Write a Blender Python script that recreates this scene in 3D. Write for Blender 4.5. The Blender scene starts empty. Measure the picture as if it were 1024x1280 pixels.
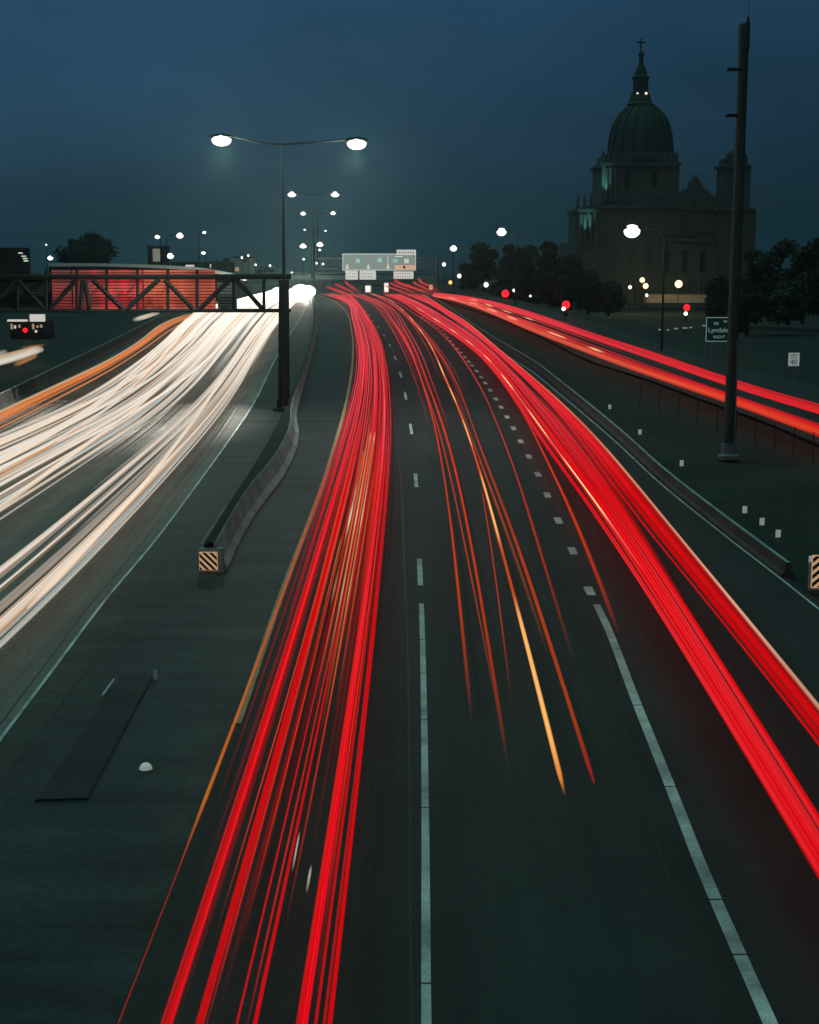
import bpy, math, random
import numpy as np
from mathutils import Vector, Matrix
random.seed(7); np.random.seed(7)
C = bpy.context.scene
COL = C.collection
R = math.radians

# ------------------------------------------------------------------ camera
F = 1808.0; YH = 338.0; CZ = 8.27; G = 0.021           # focal length in photo pixels, horizon row, eye height, road grade
PITCH = math.atan((640 - YH) / F)
cam = bpy.data.cameras.new('camera'); co = bpy.data.objects.new('camera', cam); COL.objects.link(co)
co.location = (0, 0, CZ); co.rotation_euler = (math.pi / 2 - PITCH, 0, 0)
cam.sensor_fit = 'VERTICAL'; cam.sensor_height = 24; cam.lens = 24 * F / 1280
cam.clip_start = 0.2; cam.clip_end = 6000
C.camera = co
C.view_settings.view_transform = 'Standard'; C.view_settings.look = 'None'
C.view_settings.exposure = 0; C.view_settings.gamma = 1; C.view_settings.use_curve_mapping = False
C.cycles.use_denoising = True
C.cycles.transparent_max_bounces = 48; C.cycles.max_bounces = 5
C.cycles.diffuse_bounces = 2; C.cycles.glossy_bounces = 2; C.cycles.volume_bounces = 0
C.cycles.sample_clamp_indirect = 2.0

# ------------------------------------------------------------------ sky (after sunset, with an added bright zenith to light the ground)
w = bpy.data.worlds.new('World'); C.world = w; w.use_nodes = True
nt = w.node_tree; nt.nodes.clear(); N = nt.nodes.new; L = nt.links.new
out = N('ShaderNodeOutputWorld'); bg = N('ShaderNodeBackground'); tc = N('ShaderNodeTexCoord')
sep = N('ShaderNodeSeparateXYZ'); L(tc.outputs['Generated'], sep.inputs[0])
rp = N('ShaderNodeValToRGB'); L(sep.outputs['Z'], rp.inputs[0])
STOPS = [(0.0, (.0085, .0270, .0380)), (0.05, (.0115, .0370, .0610)), (0.11, (.0158, .0575, .1110)),
         (0.20, (.0185, .0690, .1440)), (0.60, (.028, .085, .10)), (0.80, (.23, .62, .55)), (1.0, (.34, .92, .80))]
el = rp.color_ramp.elements
while len(el) < len(STOPS): el.new(.5)
for e, (p, c) in zip(el, STOPS): e.position = p; e.color = (*c, 1)
# softly uneven cloud
no = N('ShaderNodeTexNoise'); no.inputs['Scale'].default_value = 5; no.inputs['Detail'].default_value = 4
mp = N('ShaderNodeMapping'); mp.inputs['Scale'].default_value = (1, 1, 2.5)
L(tc.outputs['Generated'], mp.inputs[0]); L(mp.outputs[0], no.inputs['Vector'])
mr = N('ShaderNodeMapRange'); mr.inputs['From Min'].default_value = .3; mr.inputs['From Max'].default_value = .7
mr.inputs['To Min'].default_value = .82; mr.inputs['To Max'].default_value = 1.16
L(no.outputs['Fac'], mr.inputs['Value'])
# the western (left) side holds a little more afterglow
ax = N('ShaderNodeMapRange'); ax.inputs['From Min'].default_value = -.35; ax.inputs['From Max'].default_value = .35
ax.inputs['To Min'].default_value = 1.12; ax.inputs['To Max'].default_value = .50
L(sep.outputs['X'], ax.inputs['Value'])
m0 = N('ShaderNodeMath'); m0.operation = 'MULTIPLY'; L(mr.outputs[0], m0.inputs[0]); L(ax.outputs[0], m0.inputs[1])
vm = N('ShaderNodeVectorMath'); vm.operation = 'SCALE'; L(rp.outputs[0], vm.inputs[0]); L(m0.outputs[0], vm.inputs['Scale'])
sky = N('ShaderNodeTexSky'); sky.sky_type = 'NISHITA'; sky.sun_disc = False
sky.sun_elevation = R(-4); sky.sun_rotation = R(-70)
vs = N('ShaderNodeVectorMath'); vs.operation = 'SCALE'; vs.inputs['Scale'].default_value = .05; L(sky.outputs[0], vs.inputs[0])
va = N('ShaderNodeVectorMath'); va.operation = 'ADD'; L(vm.outputs[0], va.inputs[0]); L(vs.outputs[0], va.inputs[1])
L(va.outputs[0], bg.inputs['Color']); bg.inputs['Strength'].default_value = 1.0
L(bg.outputs[0], out.inputs['Surface'])

# ------------------------------------------------------------------ picture geometry -> world
CP, SP = math.cos(PITCH), math.sin(PITCH)
def ray(u, v):
    x = (u - 512) / F; y = -(v - 640) / F
    return x, y * SP + CP, y * CP - SP
def at_depth(u, v, Y):                       # point seen at (u, v) on the upright plane at distance Y
    dx, dy, dz = ray(u, v); t = Y / dy
    return Vector((dx * t, Y, CZ + dz * t))
def on_road(u, v, h=0.0):                    # point seen at (u, v) on the graded road plane (h above it)
    dx, dy, dz = ray(u, v); t = (h - CZ) / (dz - G * dy)
    return Vector((dx * t, dy * t, CZ + dz * t))
def row_of(Y, z):
    d = Y * CP - (z - CZ) * SP; up = Y * SP + (z - CZ) * CP
    return 640 - F * up / d, d
def sstep(a, b, x):
    t = min(1, max(0, (x - a) / (b - a))); return t * t * (3 - 2 * t)

_eY = [0, 60, 74, 110, 163, 223, 400, 2000]; _eX = [26, 22.5, 20.9, 18, 14.5, 7, 7, 7]
def terr(X, Y):
    base = G * Y if Y < 262 else G * 262 - .006 * min(Y - 262, 200)
    low = min(base, .5)
    k = sstep(0, 14, X - np.interp(Y, _eY, _eX) - 5) * sstep(50, 90, Y)
    return base * (1 - k) + low * k

def hermite(xs, ys, x):                      # smooth curve through the traced points
    xs = np.asarray(xs, float); ys = np.asarray(ys, float)
    d = np.diff(ys) / np.diff(xs); m = np.empty_like(ys); m[0] = d[0]; m[-1] = d[-1]
    m[1:-1] = (d[:-1] * np.diff(xs)[1:] + d[1:] * np.diff(xs)[:-1]) / (np.diff(xs)[1:] + np.diff(xs)[:-1])
    x = np.asarray(x, float); i = np.clip(np.searchsorted(xs, x) - 1, 0, len(xs) - 2)
    h = xs[i + 1] - xs[i]; t = (x - xs[i]) / h
    r = ((1 + 2 * t) * (1 - t) ** 2 * ys[i] + t * (1 - t) ** 2 * h * m[i] + t * t * (3 - 2 * t) * ys[i + 1] + t * t * (t - 1) * h * m[i + 1])
    r = np.where(x < xs[0], ys[0] + m[0] * (x - xs[0]), r)
    return np.where(x > xs[-1], ys[-1] + m[-1] * (x - xs[-1]), r)
def srt(pl):
    a = sorted(pl, key=lambda p: p[1]); return [p[1] for p in a], [p[0] for p in a]
def curve_road(pl, r0, r1, step=2.0, h=0.0):  # traced (u, v) list -> points on the road between rows r0 < r1, near to far
    rows, us = srt(pl)
    Y1 = on_road(512, r0, h).y; Y0 = on_road(512, r1, h).y
    n = max(2, int((Y1 - Y0) / step) + 1); Ys = np.linspace(Y0, Y1, n); P = []
    for Y in Ys:
        r, d = row_of(Y, G * Y + h); P.append((float(hermite(rows, us, r) - 512) * d / F, Y, G * Y + h))
    return np.array(P)

# ------------------------------------------------------------------ materials
MATS = {}
def mat(name, col, rough=.8, metal=0, var=.25, scale=6, bump=0, emit=None, es=0, spec=.3, stretch=None, fine=None, tracks=0):
    if name in MATS: return MATS[name]
    m = bpy.data.materials.new(name); m.use_nodes = True; t = m.node_tree; b = t.nodes['Principled BSDF']
    n = t.nodes.new; l = t.links.new
    tcx = n('ShaderNodeTexCoord'); mpn = n('ShaderNodeMapping'); l(tcx.outputs['Object'], mpn.inputs[0])
    if stretch: mpn.inputs['Scale'].default_value = stretch
    nz = n('ShaderNodeTexNoise'); nz.inputs['Scale'].default_value = scale; nz.inputs['Detail'].default_value = 6
    nz.inputs['Roughness'].default_value = .65; l(mpn.outputs[0], nz.inputs['Vector'])
    cr = n('ShaderNodeValToRGB'); cr.color_ramp.elements[0].position = .3; cr.color_ramp.elements[1].position = .7
    cr.color_ramp.elements[0].color = (*[c * (1 - var) for c in col], 1)
    cr.color_ramp.elements[1].color = (*[min(1, c * (1 + var)) for c in col], 1)
    l(nz.outputs['Fac'], cr.inputs[0]); src = cr.outputs[0]
    if fine:
        f2 = n('ShaderNodeTexNoise'); f2.inputs['Scale'].default_value = fine[0]; f2.inputs['Detail'].default_value = 3
        l(tcx.outputs['Object'], f2.inputs['Vector'])
        mr2 = n('ShaderNodeMapRange'); mr2.inputs['From Min'].default_value = .3; mr2.inputs['From Max'].default_value = .7
        mr2.inputs['To Min'].default_value = 1 - fine[1]; mr2.inputs['To Max'].default_value = 1 + fine[1]
        l(f2.outputs['Fac'], mr2.inputs['Value'])
        vm2 = n('ShaderNodeVectorMath'); vm2.operation = 'SCALE'; l(src, vm2.inputs[0]); l(mr2.outputs[0], vm2.inputs['Scale'])
        src = vm2.outputs[0]
    if tracks:
        m3 = n('ShaderNodeMapping'); m3.inputs['Scale'].default_value = (1.0, .018, 1); l(tcx.outputs['Object'], m3.inputs[0])
        f3 = n('ShaderNodeTexNoise'); f3.inputs['Scale'].default_value = 1.1; f3.inputs['Detail'].default_value = 3; l(m3.outputs[0], f3.inputs['Vector'])
        f4 = n('ShaderNodeTexNoise'); f4.inputs['Scale'].default_value = .35; f4.inputs['Detail'].default_value = 7; f4.inputs['Roughness'].default_value = .7; l(tcx.outputs['Object'], f4.inputs['Vector'])
        a3 = n('ShaderNodeMath'); a3.operation = 'ADD'; l(f3.outputs['Fac'], a3.inputs[0]); l(f4.outputs['Fac'], a3.inputs[1])
        r3 = n('ShaderNodeMapRange'); r3.inputs['From Min'].default_value = .75; r3.inputs['From Max'].default_value = 1.25; r3.inputs['To Min'].default_value = 1 - tracks; r3.inputs['To Max'].default_value = 1 + tracks
        l(a3.outputs[0], r3.inputs['Value']); v3 = n('ShaderNodeVectorMath'); v3.operation = 'SCALE'; l(src, v3.inputs[0]); l(r3.outputs[0], v3.inputs['Scale']); src = v3.outputs[0]
    l(src, b.inputs['Base Color']); b.inputs['Roughness'].default_value = rough; b.inputs['Metallic'].default_value = metal
    b.inputs['Specular IOR Level'].default_value = spec
    if bump:
        bp = n('ShaderNodeBump'); bp.inputs['Strength'].default_value = bump; bp.inputs['Distance'].default_value = .02
        l(nz.outputs['Fac'], bp.inputs['Height']); l(bp.outputs[0], b.inputs['Normal'])
    if emit:
        b.inputs['Emission Color'].default_value = (*emit, 1); b.inputs['Emission Strength'].default_value = es
    MATS[name] = m; return m
def glow(name, col, s):
    if name in MATS: return MATS[name]
    m = bpy.data.materials.new(name); m.use_nodes = True; t = m.node_tree; t.nodes.clear()
    e = t.nodes.new('ShaderNodeEmission'); e.inputs[0].default_value = (*col, 1); e.inputs[1].default_value = s
    o = t.nodes.new('ShaderNodeOutputMaterial'); t.links.new(e.outputs[0], o.inputs[0]); MATS[name] = m; return m

M_asph = mat('dark asphalt', (.023, .027, .0255), .75, var=.24, scale=.5, spec=.22, stretch=(1, .12, 1), fine=(18, .22), tracks=.30)
M_conc_rd = mat('worn grey pavement', (.115, .112, .104), .75, var=.35, scale=.5, spec=.22, stretch=(1, .10, 1), fine=(14, .25), tracks=.30)
M_shld = mat('patched shoulder pavement', (.026, .030, .028), .7, var=.6, scale=.55, spec=.25, stretch=(.45, 1.9, 1), fine=(9, .25), tracks=.25)
M_paint = mat('worn white road paint', (.40, .42, .41), .7, var=.55, scale=.9, fine=(25, .2))
M_yel = mat('worn yellow road paint', (.36, .26, .13), .7, var=.3, scale=2.0, fine=(25, .2))
M_seam = mat('tar seam', (.018, .018, .018), .6, var=.2)
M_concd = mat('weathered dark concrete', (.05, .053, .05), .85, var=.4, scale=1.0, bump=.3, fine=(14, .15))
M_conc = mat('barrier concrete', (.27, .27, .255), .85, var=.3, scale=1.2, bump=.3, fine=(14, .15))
M_fill = mat('dark gravel fill', (.010, .011, .009), .95, var=.4, scale=4, bump=.4)
M_grass = mat('night grass', (.013, .017, .0125), .95, var=.5, scale=.25, bump=.6, fine=(3, .4))
M_steel = mat('weathered dark steel', (.018, .021, .020), .75, var=.3, scale=4, spec=.12)
M_galv = mat('galvanised steel', (.17, .18, .175), .55, metal=.3, var=.25, scale=5)
M_alum = mat('ribbed aluminium', (.20, .20, .20), .5, metal=.3, var=.2, scale=3)
M_black = mat('black rubber', (.012, .013, .013), .7, var=.3, scale=5)
M_stone = mat('pale limestone', (.062, .066, .062), .85, var=.12, scale=.25, fine=(1.5, .2))
M_copper = mat('dark roof copper', (.020, .026, .023), .7, var=.12, scale=.4)
M_dark = mat('dark window recess', (.012, .014, .014), .4, var=.2)
M_bark = mat('bark', (.03, .025, .02), .9, var=.3, scale=5)
M_leaf = mat('night leaves', (.030, .036, .024), .8, var=.55, scale=.5)
M_leaf2 = mat('dark leaves', (.022, .028, .02), .8, var=.55, scale=.5)
M_wood = mat('tarred timber', (.045, .048, .043), .85, var=.35, scale=3, stretch=(3, 3, .2))
M_white = mat('glowing white enamel', (.62, .64, .62), .5, var=.1, emit=(.62, .66, .63), es=.26)  # weak emission stands in for light thrown back by the reflectors
M_hazo = mat('orange retroreflective sheeting', (.75, .48, .26), .5, var=.14, emit=(.78, .46, .26), es=.5)  # emission imitates headlight return from the boards
M_hazk = mat('black sheeting', (.012, .012, .012), .5)
M_sgrey = mat('glowing guide sign face', (.10, .16, .15), .5, var=.1, emit=(.20, .235, .215), es=.95)  # light on the sign put in as emission of its face
M_sgreen = mat('green sign sheeting', (.012, .06, .05), .5, var=.1)
M_swhite = mat('sign legend', (.62, .66, .64), .5, var=.05, emit=(.50, .52, .47), es=.9)  # glows in place of light falling on the lettering
M_sdim = mat('dim sign legend', (.5, .56, .54), .5, var=.05, emit=(.10, .16, .155), es=1.0)  # same painted-in light, weaker
M_scyan = mat('pale blue sign shield', (.3, .5, .5), .5, var=.05, emit=(.20, .38, .37), es=1.0)  # light on the shields put in as emission
M_speach = mat('peach sign panel', (.6, .4, .28), .5, var=.05, emit=(.60, .33, .23), es=.9)  # light on the panel put in as emission
M_ledwarm = glow('warm white lamp', (1, .90, .76), 2.0)
M_ledbig = glow('bright street lamp lens', (1, .94, .84), 2.6)
M_ledcool = glow('cool white lamp', (.96, .99, .92), 2.0)
M_red = glow('red signal lens', (1, .012, .02), 2.0)
M_spk = glow('small white light', (1, .95, .86), 3.0)
M_spkam = glow('amber light', (1, .45, .12), 2.2)
M_winwarm = glow('lit warm window', (.62, .40, .22), .55)
M_winwhite = glow('lit white fascia', (.80, .76, .68), .75)

# streak of light left by a lamp: colour and density ride on the mesh, density follows the chord through the streak
def streak_mat():
    m = bpy.data.materials.new('light streak'); m.use_nodes = True; t = m.node_tree; t.nodes.clear(); n = t.nodes.new; l = t.links.new
    a = n('ShaderNodeAttribute'); a.attribute_name = 'glow'; tg = n('ShaderNodeAttribute'); tg.attribute_name = 'along'
    ge = n('ShaderNodeNewGeometry')
    d1 = n('ShaderNodeVectorMath'); d1.operation = 'DOT_PRODUCT'; l(ge.outputs['Incoming'], d1.inputs[0]); l(tg.outputs['Vector'], d1.inputs[1])
    s1 = n('ShaderNodeVectorMath'); s1.operation = 'SCALE'; l(tg.outputs['Vector'], s1.inputs[0]); l(d1.outputs['Value'], s1.inputs['Scale'])
    su = n('ShaderNodeVectorMath'); su.operation = 'SUBTRACT'; l(ge.outputs['Incoming'], su.inputs[0]); l(s1.outputs[0], su.inputs[1])
    nm = n('ShaderNodeVectorMath'); nm.operation = 'NORMALIZE'; l(su.outputs[0], nm.inputs[0])
    d2 = n('ShaderNodeVectorMath'); d2.operation = 'DOT_PRODUCT'; l(nm.outputs[0], d2.inputs[0]); l(ge.outputs['Normal'], d2.inputs[1])
    ab = n('ShaderNodeMath'); ab.operation = 'ABSOLUTE'; l(d2.outputs['Value'], ab.inputs[0])
    pw = n('ShaderNodeMath'); pw.operation = 'POWER'; l(ab.outputs[0], pw.inputs[0]); pw.inputs[1].default_value = 1.9
    mu = n('ShaderNodeMath'); mu.operation = 'MULTIPLY'; mu.use_clamp = True; l(pw.outputs[0], mu.inputs[0]); l(a.outputs['Alpha'], mu.inputs[1])
    em = n('ShaderNodeEmission'); l(a.outputs['Color'], em.inputs[0]); tr = n('ShaderNodeBsdfTransparent')
    mx = n('ShaderNodeMixShader'); l(mu.outputs[0], mx.inputs[0]); l(tr.outputs[0], mx.inputs[1]); l(em.outputs[0], mx.inputs[2])
    o = n('ShaderNodeOutputMaterial'); l(mx.outputs[0], o.inputs[0]); return m
M_streak = streak_mat()

# ------------------------------------------------------------------ mesh helpers
class MB:
    def __init__(s): s.v = []; s.f = []
    def add(s, vs, fs):
        b = len(s.v); s.v += [tuple(p) for p in vs]; s.f += [tuple(i + b for i in q) for q in fs]; return s
    def box(s, c, d, rz=0, top=1.0):
        x, y, z = d[0] / 2, d[1] / 2, d[2] / 2; cs, sn = math.cos(rz), math.sin(rz); vs = []
        for zz, k in ((-z, 1), (z, top)):
            for px, py in ((-x, -y), (x, -y), (x, y), (-x, y)):
                px *= k; py *= k; vs.append((c[0] + px * cs - py * sn, c[1] + px * sn + py * cs, c[2] + zz))
        return s.add(vs, [(3, 2, 1, 0), (4, 5, 6, 7), (0, 1, 5, 4), (1, 2, 6, 5), (2, 3, 7, 6), (3, 0, 4, 7)])
    def bar(s, a, b, r, r2=None, n=8, cap=True):
        a, b = Vector(a), Vector(b); r2 = r if r2 is None else r2; d = (b - a).normalized()
        q = d.orthogonal().normalized(); p = d.cross(q); vs = []
        for c, rr in ((a, r), (b, r2)):
            for i in range(n):
                t = 2 * math.pi * i / n; vs.append(c + (q * math.cos(t) + p * math.sin(t)) * rr)
        fs = [(i, (i + 1) % n, n + (i + 1) % n, n + i) for i in range(n)]
        if cap: fs += [tuple(range(n - 1, -1, -1)), tuple(range(n, 2 * n))]
        return s.add(vs, fs)
    def path(s, pts, r, n=8):
        for i in range(len(pts) - 1):
            ra = r[i] if hasattr(r, '__len__') else r; rb = r[i + 1] if hasattr(r, '__len__') else r
            s.bar(pts[i], pts[i + 1], ra, rb, n)
        return s
    def lathe(s, prof, c=(0, 0, 0), n=20, sq=None):
        vs = []; fs = []; k = len(prof)
        for r, z in prof:
            for i in range(n):
                t = 2 * math.pi * (i + .5) / n; vs.append((c[0] + r * math.cos(t), c[1] + r * math.sin(t), c[2] + z))
        for j in range(k - 1):
            for i in range(n): fs.append((j * n + i, j * n + (i + 1) % n, (j + 1) * n + (i + 1) % n, (j + 1) * n + i))
        fs.append(tuple(range(n - 1, -1, -1))); fs.append(tuple((k - 1) * n + i for i in range(n)))
        return s.add(vs, fs)
    def ball(s, c, r, n=10, m=6, sc=(1, 1, 1)):
        prof = [(max(.001, math.sin(math.pi * j / m)) , -math.cos(math.pi * j / m)) for j in range(m + 1)]
        q = MB().lathe(prof, n=n)
        return s.add([(c[0] + x * r * sc[0], c[1] + y * r * sc[1], c[2] + z * r * sc[2]) for x, y, z in q.v], q.f)
    def extr(s, poly, y0, y1):               # outline in x-z pushed from y0 to y1
        n = len(poly); vs = [(x, y0, z) for x, z in poly] + [(x, y1, z) for x, z in poly]
        fs = [tuple(range(n)), tuple(range(2 * n - 1, n - 1, -1))] + [(i, n + i, n + (i + 1) % n, (i + 1) % n) for i in range(n)]
        return s.add(vs, fs)
    def build(s, name, m, parent=None, loc=None, smooth=False):
        me = bpy.data.meshes.new(name); lc = Vector(loc) if loc is not None else Vector((0, 0, 0))
        me.from_pydata([(x - lc.x, y - lc.y, z - lc.z) for x, y, z in s.v], [], s.f)
        me.materials.append(m); me.validate()
        if smooth: me.shade_smooth()
        o = bpy.data.objects.new(name, me); COL.objects.link(o)
        if loc is not None: o.location = lc
        if parent is not None: o.parent = parent
        return o
def tag(o, label=None, cat=None, group=None, kind=None):
    if label: o['label'] = label
    if cat: o['category'] = cat
    if group: o['group'] = group
    if kind: o['kind'] = kind
    return o
def thing(name, loc, label, cat, group=None, rz=0):
    o = bpy.data.objects.new(name, None); COL.objects.link(o); o.location = loc; o.rotation_euler.z = rz
    o.empty_display_size = .3
    return tag(o, label, cat, group)
def dup(root, loc, label=None, rz=None):
    r = root.copy(); COL.objects.link(r); r.location = loc
    if rz is not None: r.rotation_euler.z = rz
    if label: r['label'] = label
    for ch in root.children:
        c = ch.copy(); COL.objects.link(c); c.parent = r
        for g in ch.children:
            d = g.copy(); COL.objects.link(d); d.parent = c
    return r
def strip(P, wd, dz=0, off=0):               # flat ribbon along P (near to far), wd wide
    P = np.asarray(P, float); T = np.gradient(P, axis=0) if len(P) > 1 else np.array([[0, 1, 0]])
    nx = np.stack([T[:, 1], -T[:, 0]], 1); nx /= np.linalg.norm(nx, axis=1)[:, None] + 1e-9
    ww = np.broadcast_to(wd, (len(P),)) if np.ndim(wd) <= 1 else wd
    vs = []
    for p, q, h in zip(P, nx, ww):
        vs.append((p[0] + q[0] * (off - h / 2), p[1] + q[1] * (off - h / 2), p[2] + dz)); vs.append((p[0] + q[0] * (off + h / 2), p[1] + q[1] * (off + h / 2), p[2] + dz))
    return MB().add(vs, [(2 * i, 2 * i + 1, 2 * i + 3, 2 * i + 2) for i in range(len(P) - 1)])
def between(A, B, dz=0):                     # sheet between two borders sampled alike
    vs = []
    for a, b in zip(A, B): vs += [(a[0], a[1], a[2] + dz), (b[0], b[1], b[2] + dz)]
    return MB().add(vs, [(2 * i, 2 * i + 1, 2 * i + 3, 2 * i + 2) for i in range(len(A) - 1)])
def text_mesh(name, s, size, m, parent, loc, rot=(math.pi / 2, 0, 0), align='CENTER'):
    cu = bpy.data.curves.new(name, 'FONT'); cu.body = s; cu.size = size; cu.align_x = align; cu.align_y = 'CENTER'; cu.extrude = .004
    tmp = bpy.data.objects.new(name, cu); COL.objects.link(tmp)
    me = bpy.data.meshes.new_from_object(tmp.evaluated_get(bpy.context.evaluated_depsgraph_get()))
    bpy.data.objects.remove(tmp); me.materials.clear(); me.materials.append(m); me.name = name
    o = bpy.data.objects.new(name, me); COL.objects.link(o); o.parent = parent; o.location = loc; o.rotation_euler = rot
    return o
def lamp_light(name, loc, power, col, parent, spot=None, size=.25, rot=None):
    li = bpy.data.lights.new(name, 'SPOT' if spot else 'POINT'); li.energy = power; li.color = col; li.shadow_soft_size = size
    if spot: li.spot_size = R(spot); li.spot_blend = 1.0
    o = bpy.data.objects.new(name, li); COL.objects.link(o); o.location = loc; o.parent = parent
    if rot: o.rotation_euler = rot
    return o

# ------------------------------------------------------------------ traced lines of the carriageways (photo pixels)
YELLOW = [(400, 370), (418, 377), (431, 388), (439.7, 413.6), (441, 449), (437, 482), (428, 523), (418, 558), (406.7, 596), (386, 654), (366, 705), (345, 763), (328, 814), (295, 909), (262, 990), (226, 1081), (186, 1171), (145, 1278), (60, 1500)]
LANE1 = [(434, 372), (455, 387), (466, 400), (480, 419), (487, 431), (494, 447), (500.6, 468), (507, 495), (514, 537), (520, 600), (525, 715), (527, 760), (530, 880), (531.5, 1000), (533, 1280), (535, 1500)]
LANE2 = [(505, 380), (528, 397), (547.6, 410), (567, 431), (586, 452), (601.5, 471.5), (620, 499), (634, 521.5), (651, 552), (672.6, 593), (698, 651), (716, 689), (737, 739), (748, 760), (797, 882), (838, 984), (879, 1089), (925, 1194), (963, 1280), (1060, 1500)]
RBAR = [(540, 372), (574, 397), (614, 425), (673, 462), (700, 484), (784, 556), (822, 592), (910, 664), (985, 722), (1060, 782), (1250, 935), (1500, 1140), (1900, 1500)]
WEDGE = [(392, 366), (375, 398), (346, 446), (316.5, 505.5), (281, 558), (242.6, 611), (190, 681), (133.6, 748), (74, 827), (0, 925), (-110, 1070), (-420, 1500)]
LBAR = [(330, 366), (262, 378), (206, 402), (176, 419), (110, 455), (53, 485), (0, 513), (-120, 575), (-420, 715), (-1000, 985), (-2050, 1500)]
MBAR_R = [(391, 366), (396, 380), (398, 400), (395, 425), (386, 460), (378, 490), (371, 520), (374, 548), (359, 590), (320, 645), (306, 668), (284, 716)]
MBAR_L = [(387, 366), (391, 380), (392, 402), (387, 427), (375, 465), (362, 495), (350, 518), (334, 548), (316, 578), (292, 615), (277, 640), (264, 660), (251, 680), (244, 700)]
E_L = [(540, 369.5), (560, 377), (619, 396), (673, 419), (741, 452), (809, 474), (877, 499), (945, 523), (1024, 556), (1200, 628), (1500, 750)]
E_R = [(575, 368), (619, 376), (673, 391), (741, 413), (809, 434), (877, 456), (945, 478), (1024, 500), (1200, 550), (1500, 635)]

# ------------------------------------------------------------------ ground and roads
xs = np.concatenate([np.linspace(-1500, -160, 14), np.linspace(-140, 140, 71), np.linspace(160, 1500, 14)])
ys = np.concatenate([np.linspace(-40, 320, 91), np.linspace(345, 700, 15), np.linspace(800, 4000, 14)])
g = MB(); g.v = [(x, y, terr(x, y) - .09 + (.05 * math.sin(x * .7 + y * .3) * math.cos(y * .23) - .04)) for y in ys for x in xs]
nx_ = len(xs); g.f = [(j * nx_ + i, j * nx_ + i + 1, (j + 1) * nx_ + i + 1, (j + 1) * nx_ + i) for j in range(len(ys) - 1) for i in range(nx_ - 1)]
tag(g.build('ground', M_grass, smooth=True), kind='structure')
RF = 364.0; RN = 1560
A = curve_road(RBAR, RF, RN); B = curve_road(WEDGE, RF, RN)
Yl = curve_road(YELLOW, RF, RN); Lb = curve_road(LBAR, RF, RN)
road_out = tag(between(Yl, A, .004).build('outbound_carriageway', M_asph), kind='structure')
tag(between(B, Yl, 0.0).build('median_shoulder', M_shld), kind='structure')
road_in = tag(between(Lb, B, .004).build('inbound_carriageway', M_conc_rd), kind='structure')
er = np.array([tuple(p) for p in []])
EL = curve_road(E_L, 370, 760, 3); ER_rows, ER_us = srt(E_R)
ERp = []
for p in EL:
    r, d = row_of(p[1], p[2]); ERp.append((float(hermite(ER_rows, ER_us, r) - 512) * d / F, p[1], p[2]))
# the far edge of the ramp runs on its own rows: widen from the near edge
Tn = np.gradient(EL, axis=0); nrm = np.stack([Tn[:, 1], -Tn[:, 0]], 1); nrm /= np.linalg.norm(nrm, axis=1)[:, None]
ER2 = EL.copy(); ER2[:, 0] += nrm[:, 0] * 8.5; ER2[:, 1] += nrm[:, 1] * 8.5; ER2[:, 2] = G * ER2[:, 1]
ramp = tag(between(EL, ER2, .004).build('side_road', M_asph), kind='structure')
def mark(name, m, pl, r0, r1, wd, parent, dz=.009):
    return strip(curve_road(pl, r0, r1, 1.5), wd, dz).build(name, m, parent)
mark('lane_line', M_paint, LANE1, 755, RN, .11, road_out)
for r0, r1 in ((699, 732), (592, 609), (530, 543), (490, 500), (465, 472), (445, 450), (430, 433.5), (418, 420.8), (408, 410.2), (400, 401.6), (393.5, 394.8), (388.5, 389.6)):
    mark('lane_dash', M_paint, LANE1, r0, r1, .13, road_out)
mark('exit_line', M_paint, LANE2, 756, RN, .165, road_out)
for yc in (739, 689, 651, 619, 593, 571, 552, 535.5, 521.5, 509, 499, 488, 479, 471.5, 464, 457, 452, 446.5, 441, 436, 431, 426.5, 422, 418, 414, 410, 406.5, 403, 400, 397):
    h = max(.5, (yc - 300) * .0088 + max(0, yc - 560) * .008)
    mark('exit_dash', M_paint, LANE2, yc - h, yc + h, .21, road_out)
mark('yellow_edge_line', M_yel, YELLOW, 366, 905, .14, road_out, .014)
mark('white_edge_line', M_paint, WEDGE, 372, RN, .065, road_in)
mark('shoulder_line', M_paint, [(x - 6, y + 4) for x, y in RBAR], 372, 905, .06, road_out)
mark('tar_seam', M_seam, [(x - 19, y) for x, y in LANE1], 420, RN, .03, road_out, .006)
mark('tar_seam', M_seam, [(600, 480), (640, 535), (700, 640), (745, 760), (790, 950), (840, 1110), (890, 1280), (960, 1500)], 500, RN, .035, road_out, .006)
mark('tar_seam', M_seam, [(x + 42, y) for x, y in WEDGE], 560, RN, .03, road_in, .006).parent = road_in
mark('pavement_joint', M_seam, [(x - 16, y + 2) for x, y in WEDGE], 470, RN, .03, road_in, .008)
# joints across the painted lines
for rr in (800, 842, 900, 1010, 1230):
    u = float(hermite(*srt(LANE1), rr)); p = on_road(u, rr)
    MB().box((p.x, p.y, p.z + .011), (.17, .03, .003)).build('paint_joint', M_seam, road_out)
for rr in (797, 882, 984, 1125, 1194):
    u = float(hermite(*srt(LANE2), rr)); p = on_road(u, rr)
    MB().box((p.x, p.y, p.z + .011), (.25, .03, .003)).build('paint_joint', M_seam, road_out)

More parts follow.
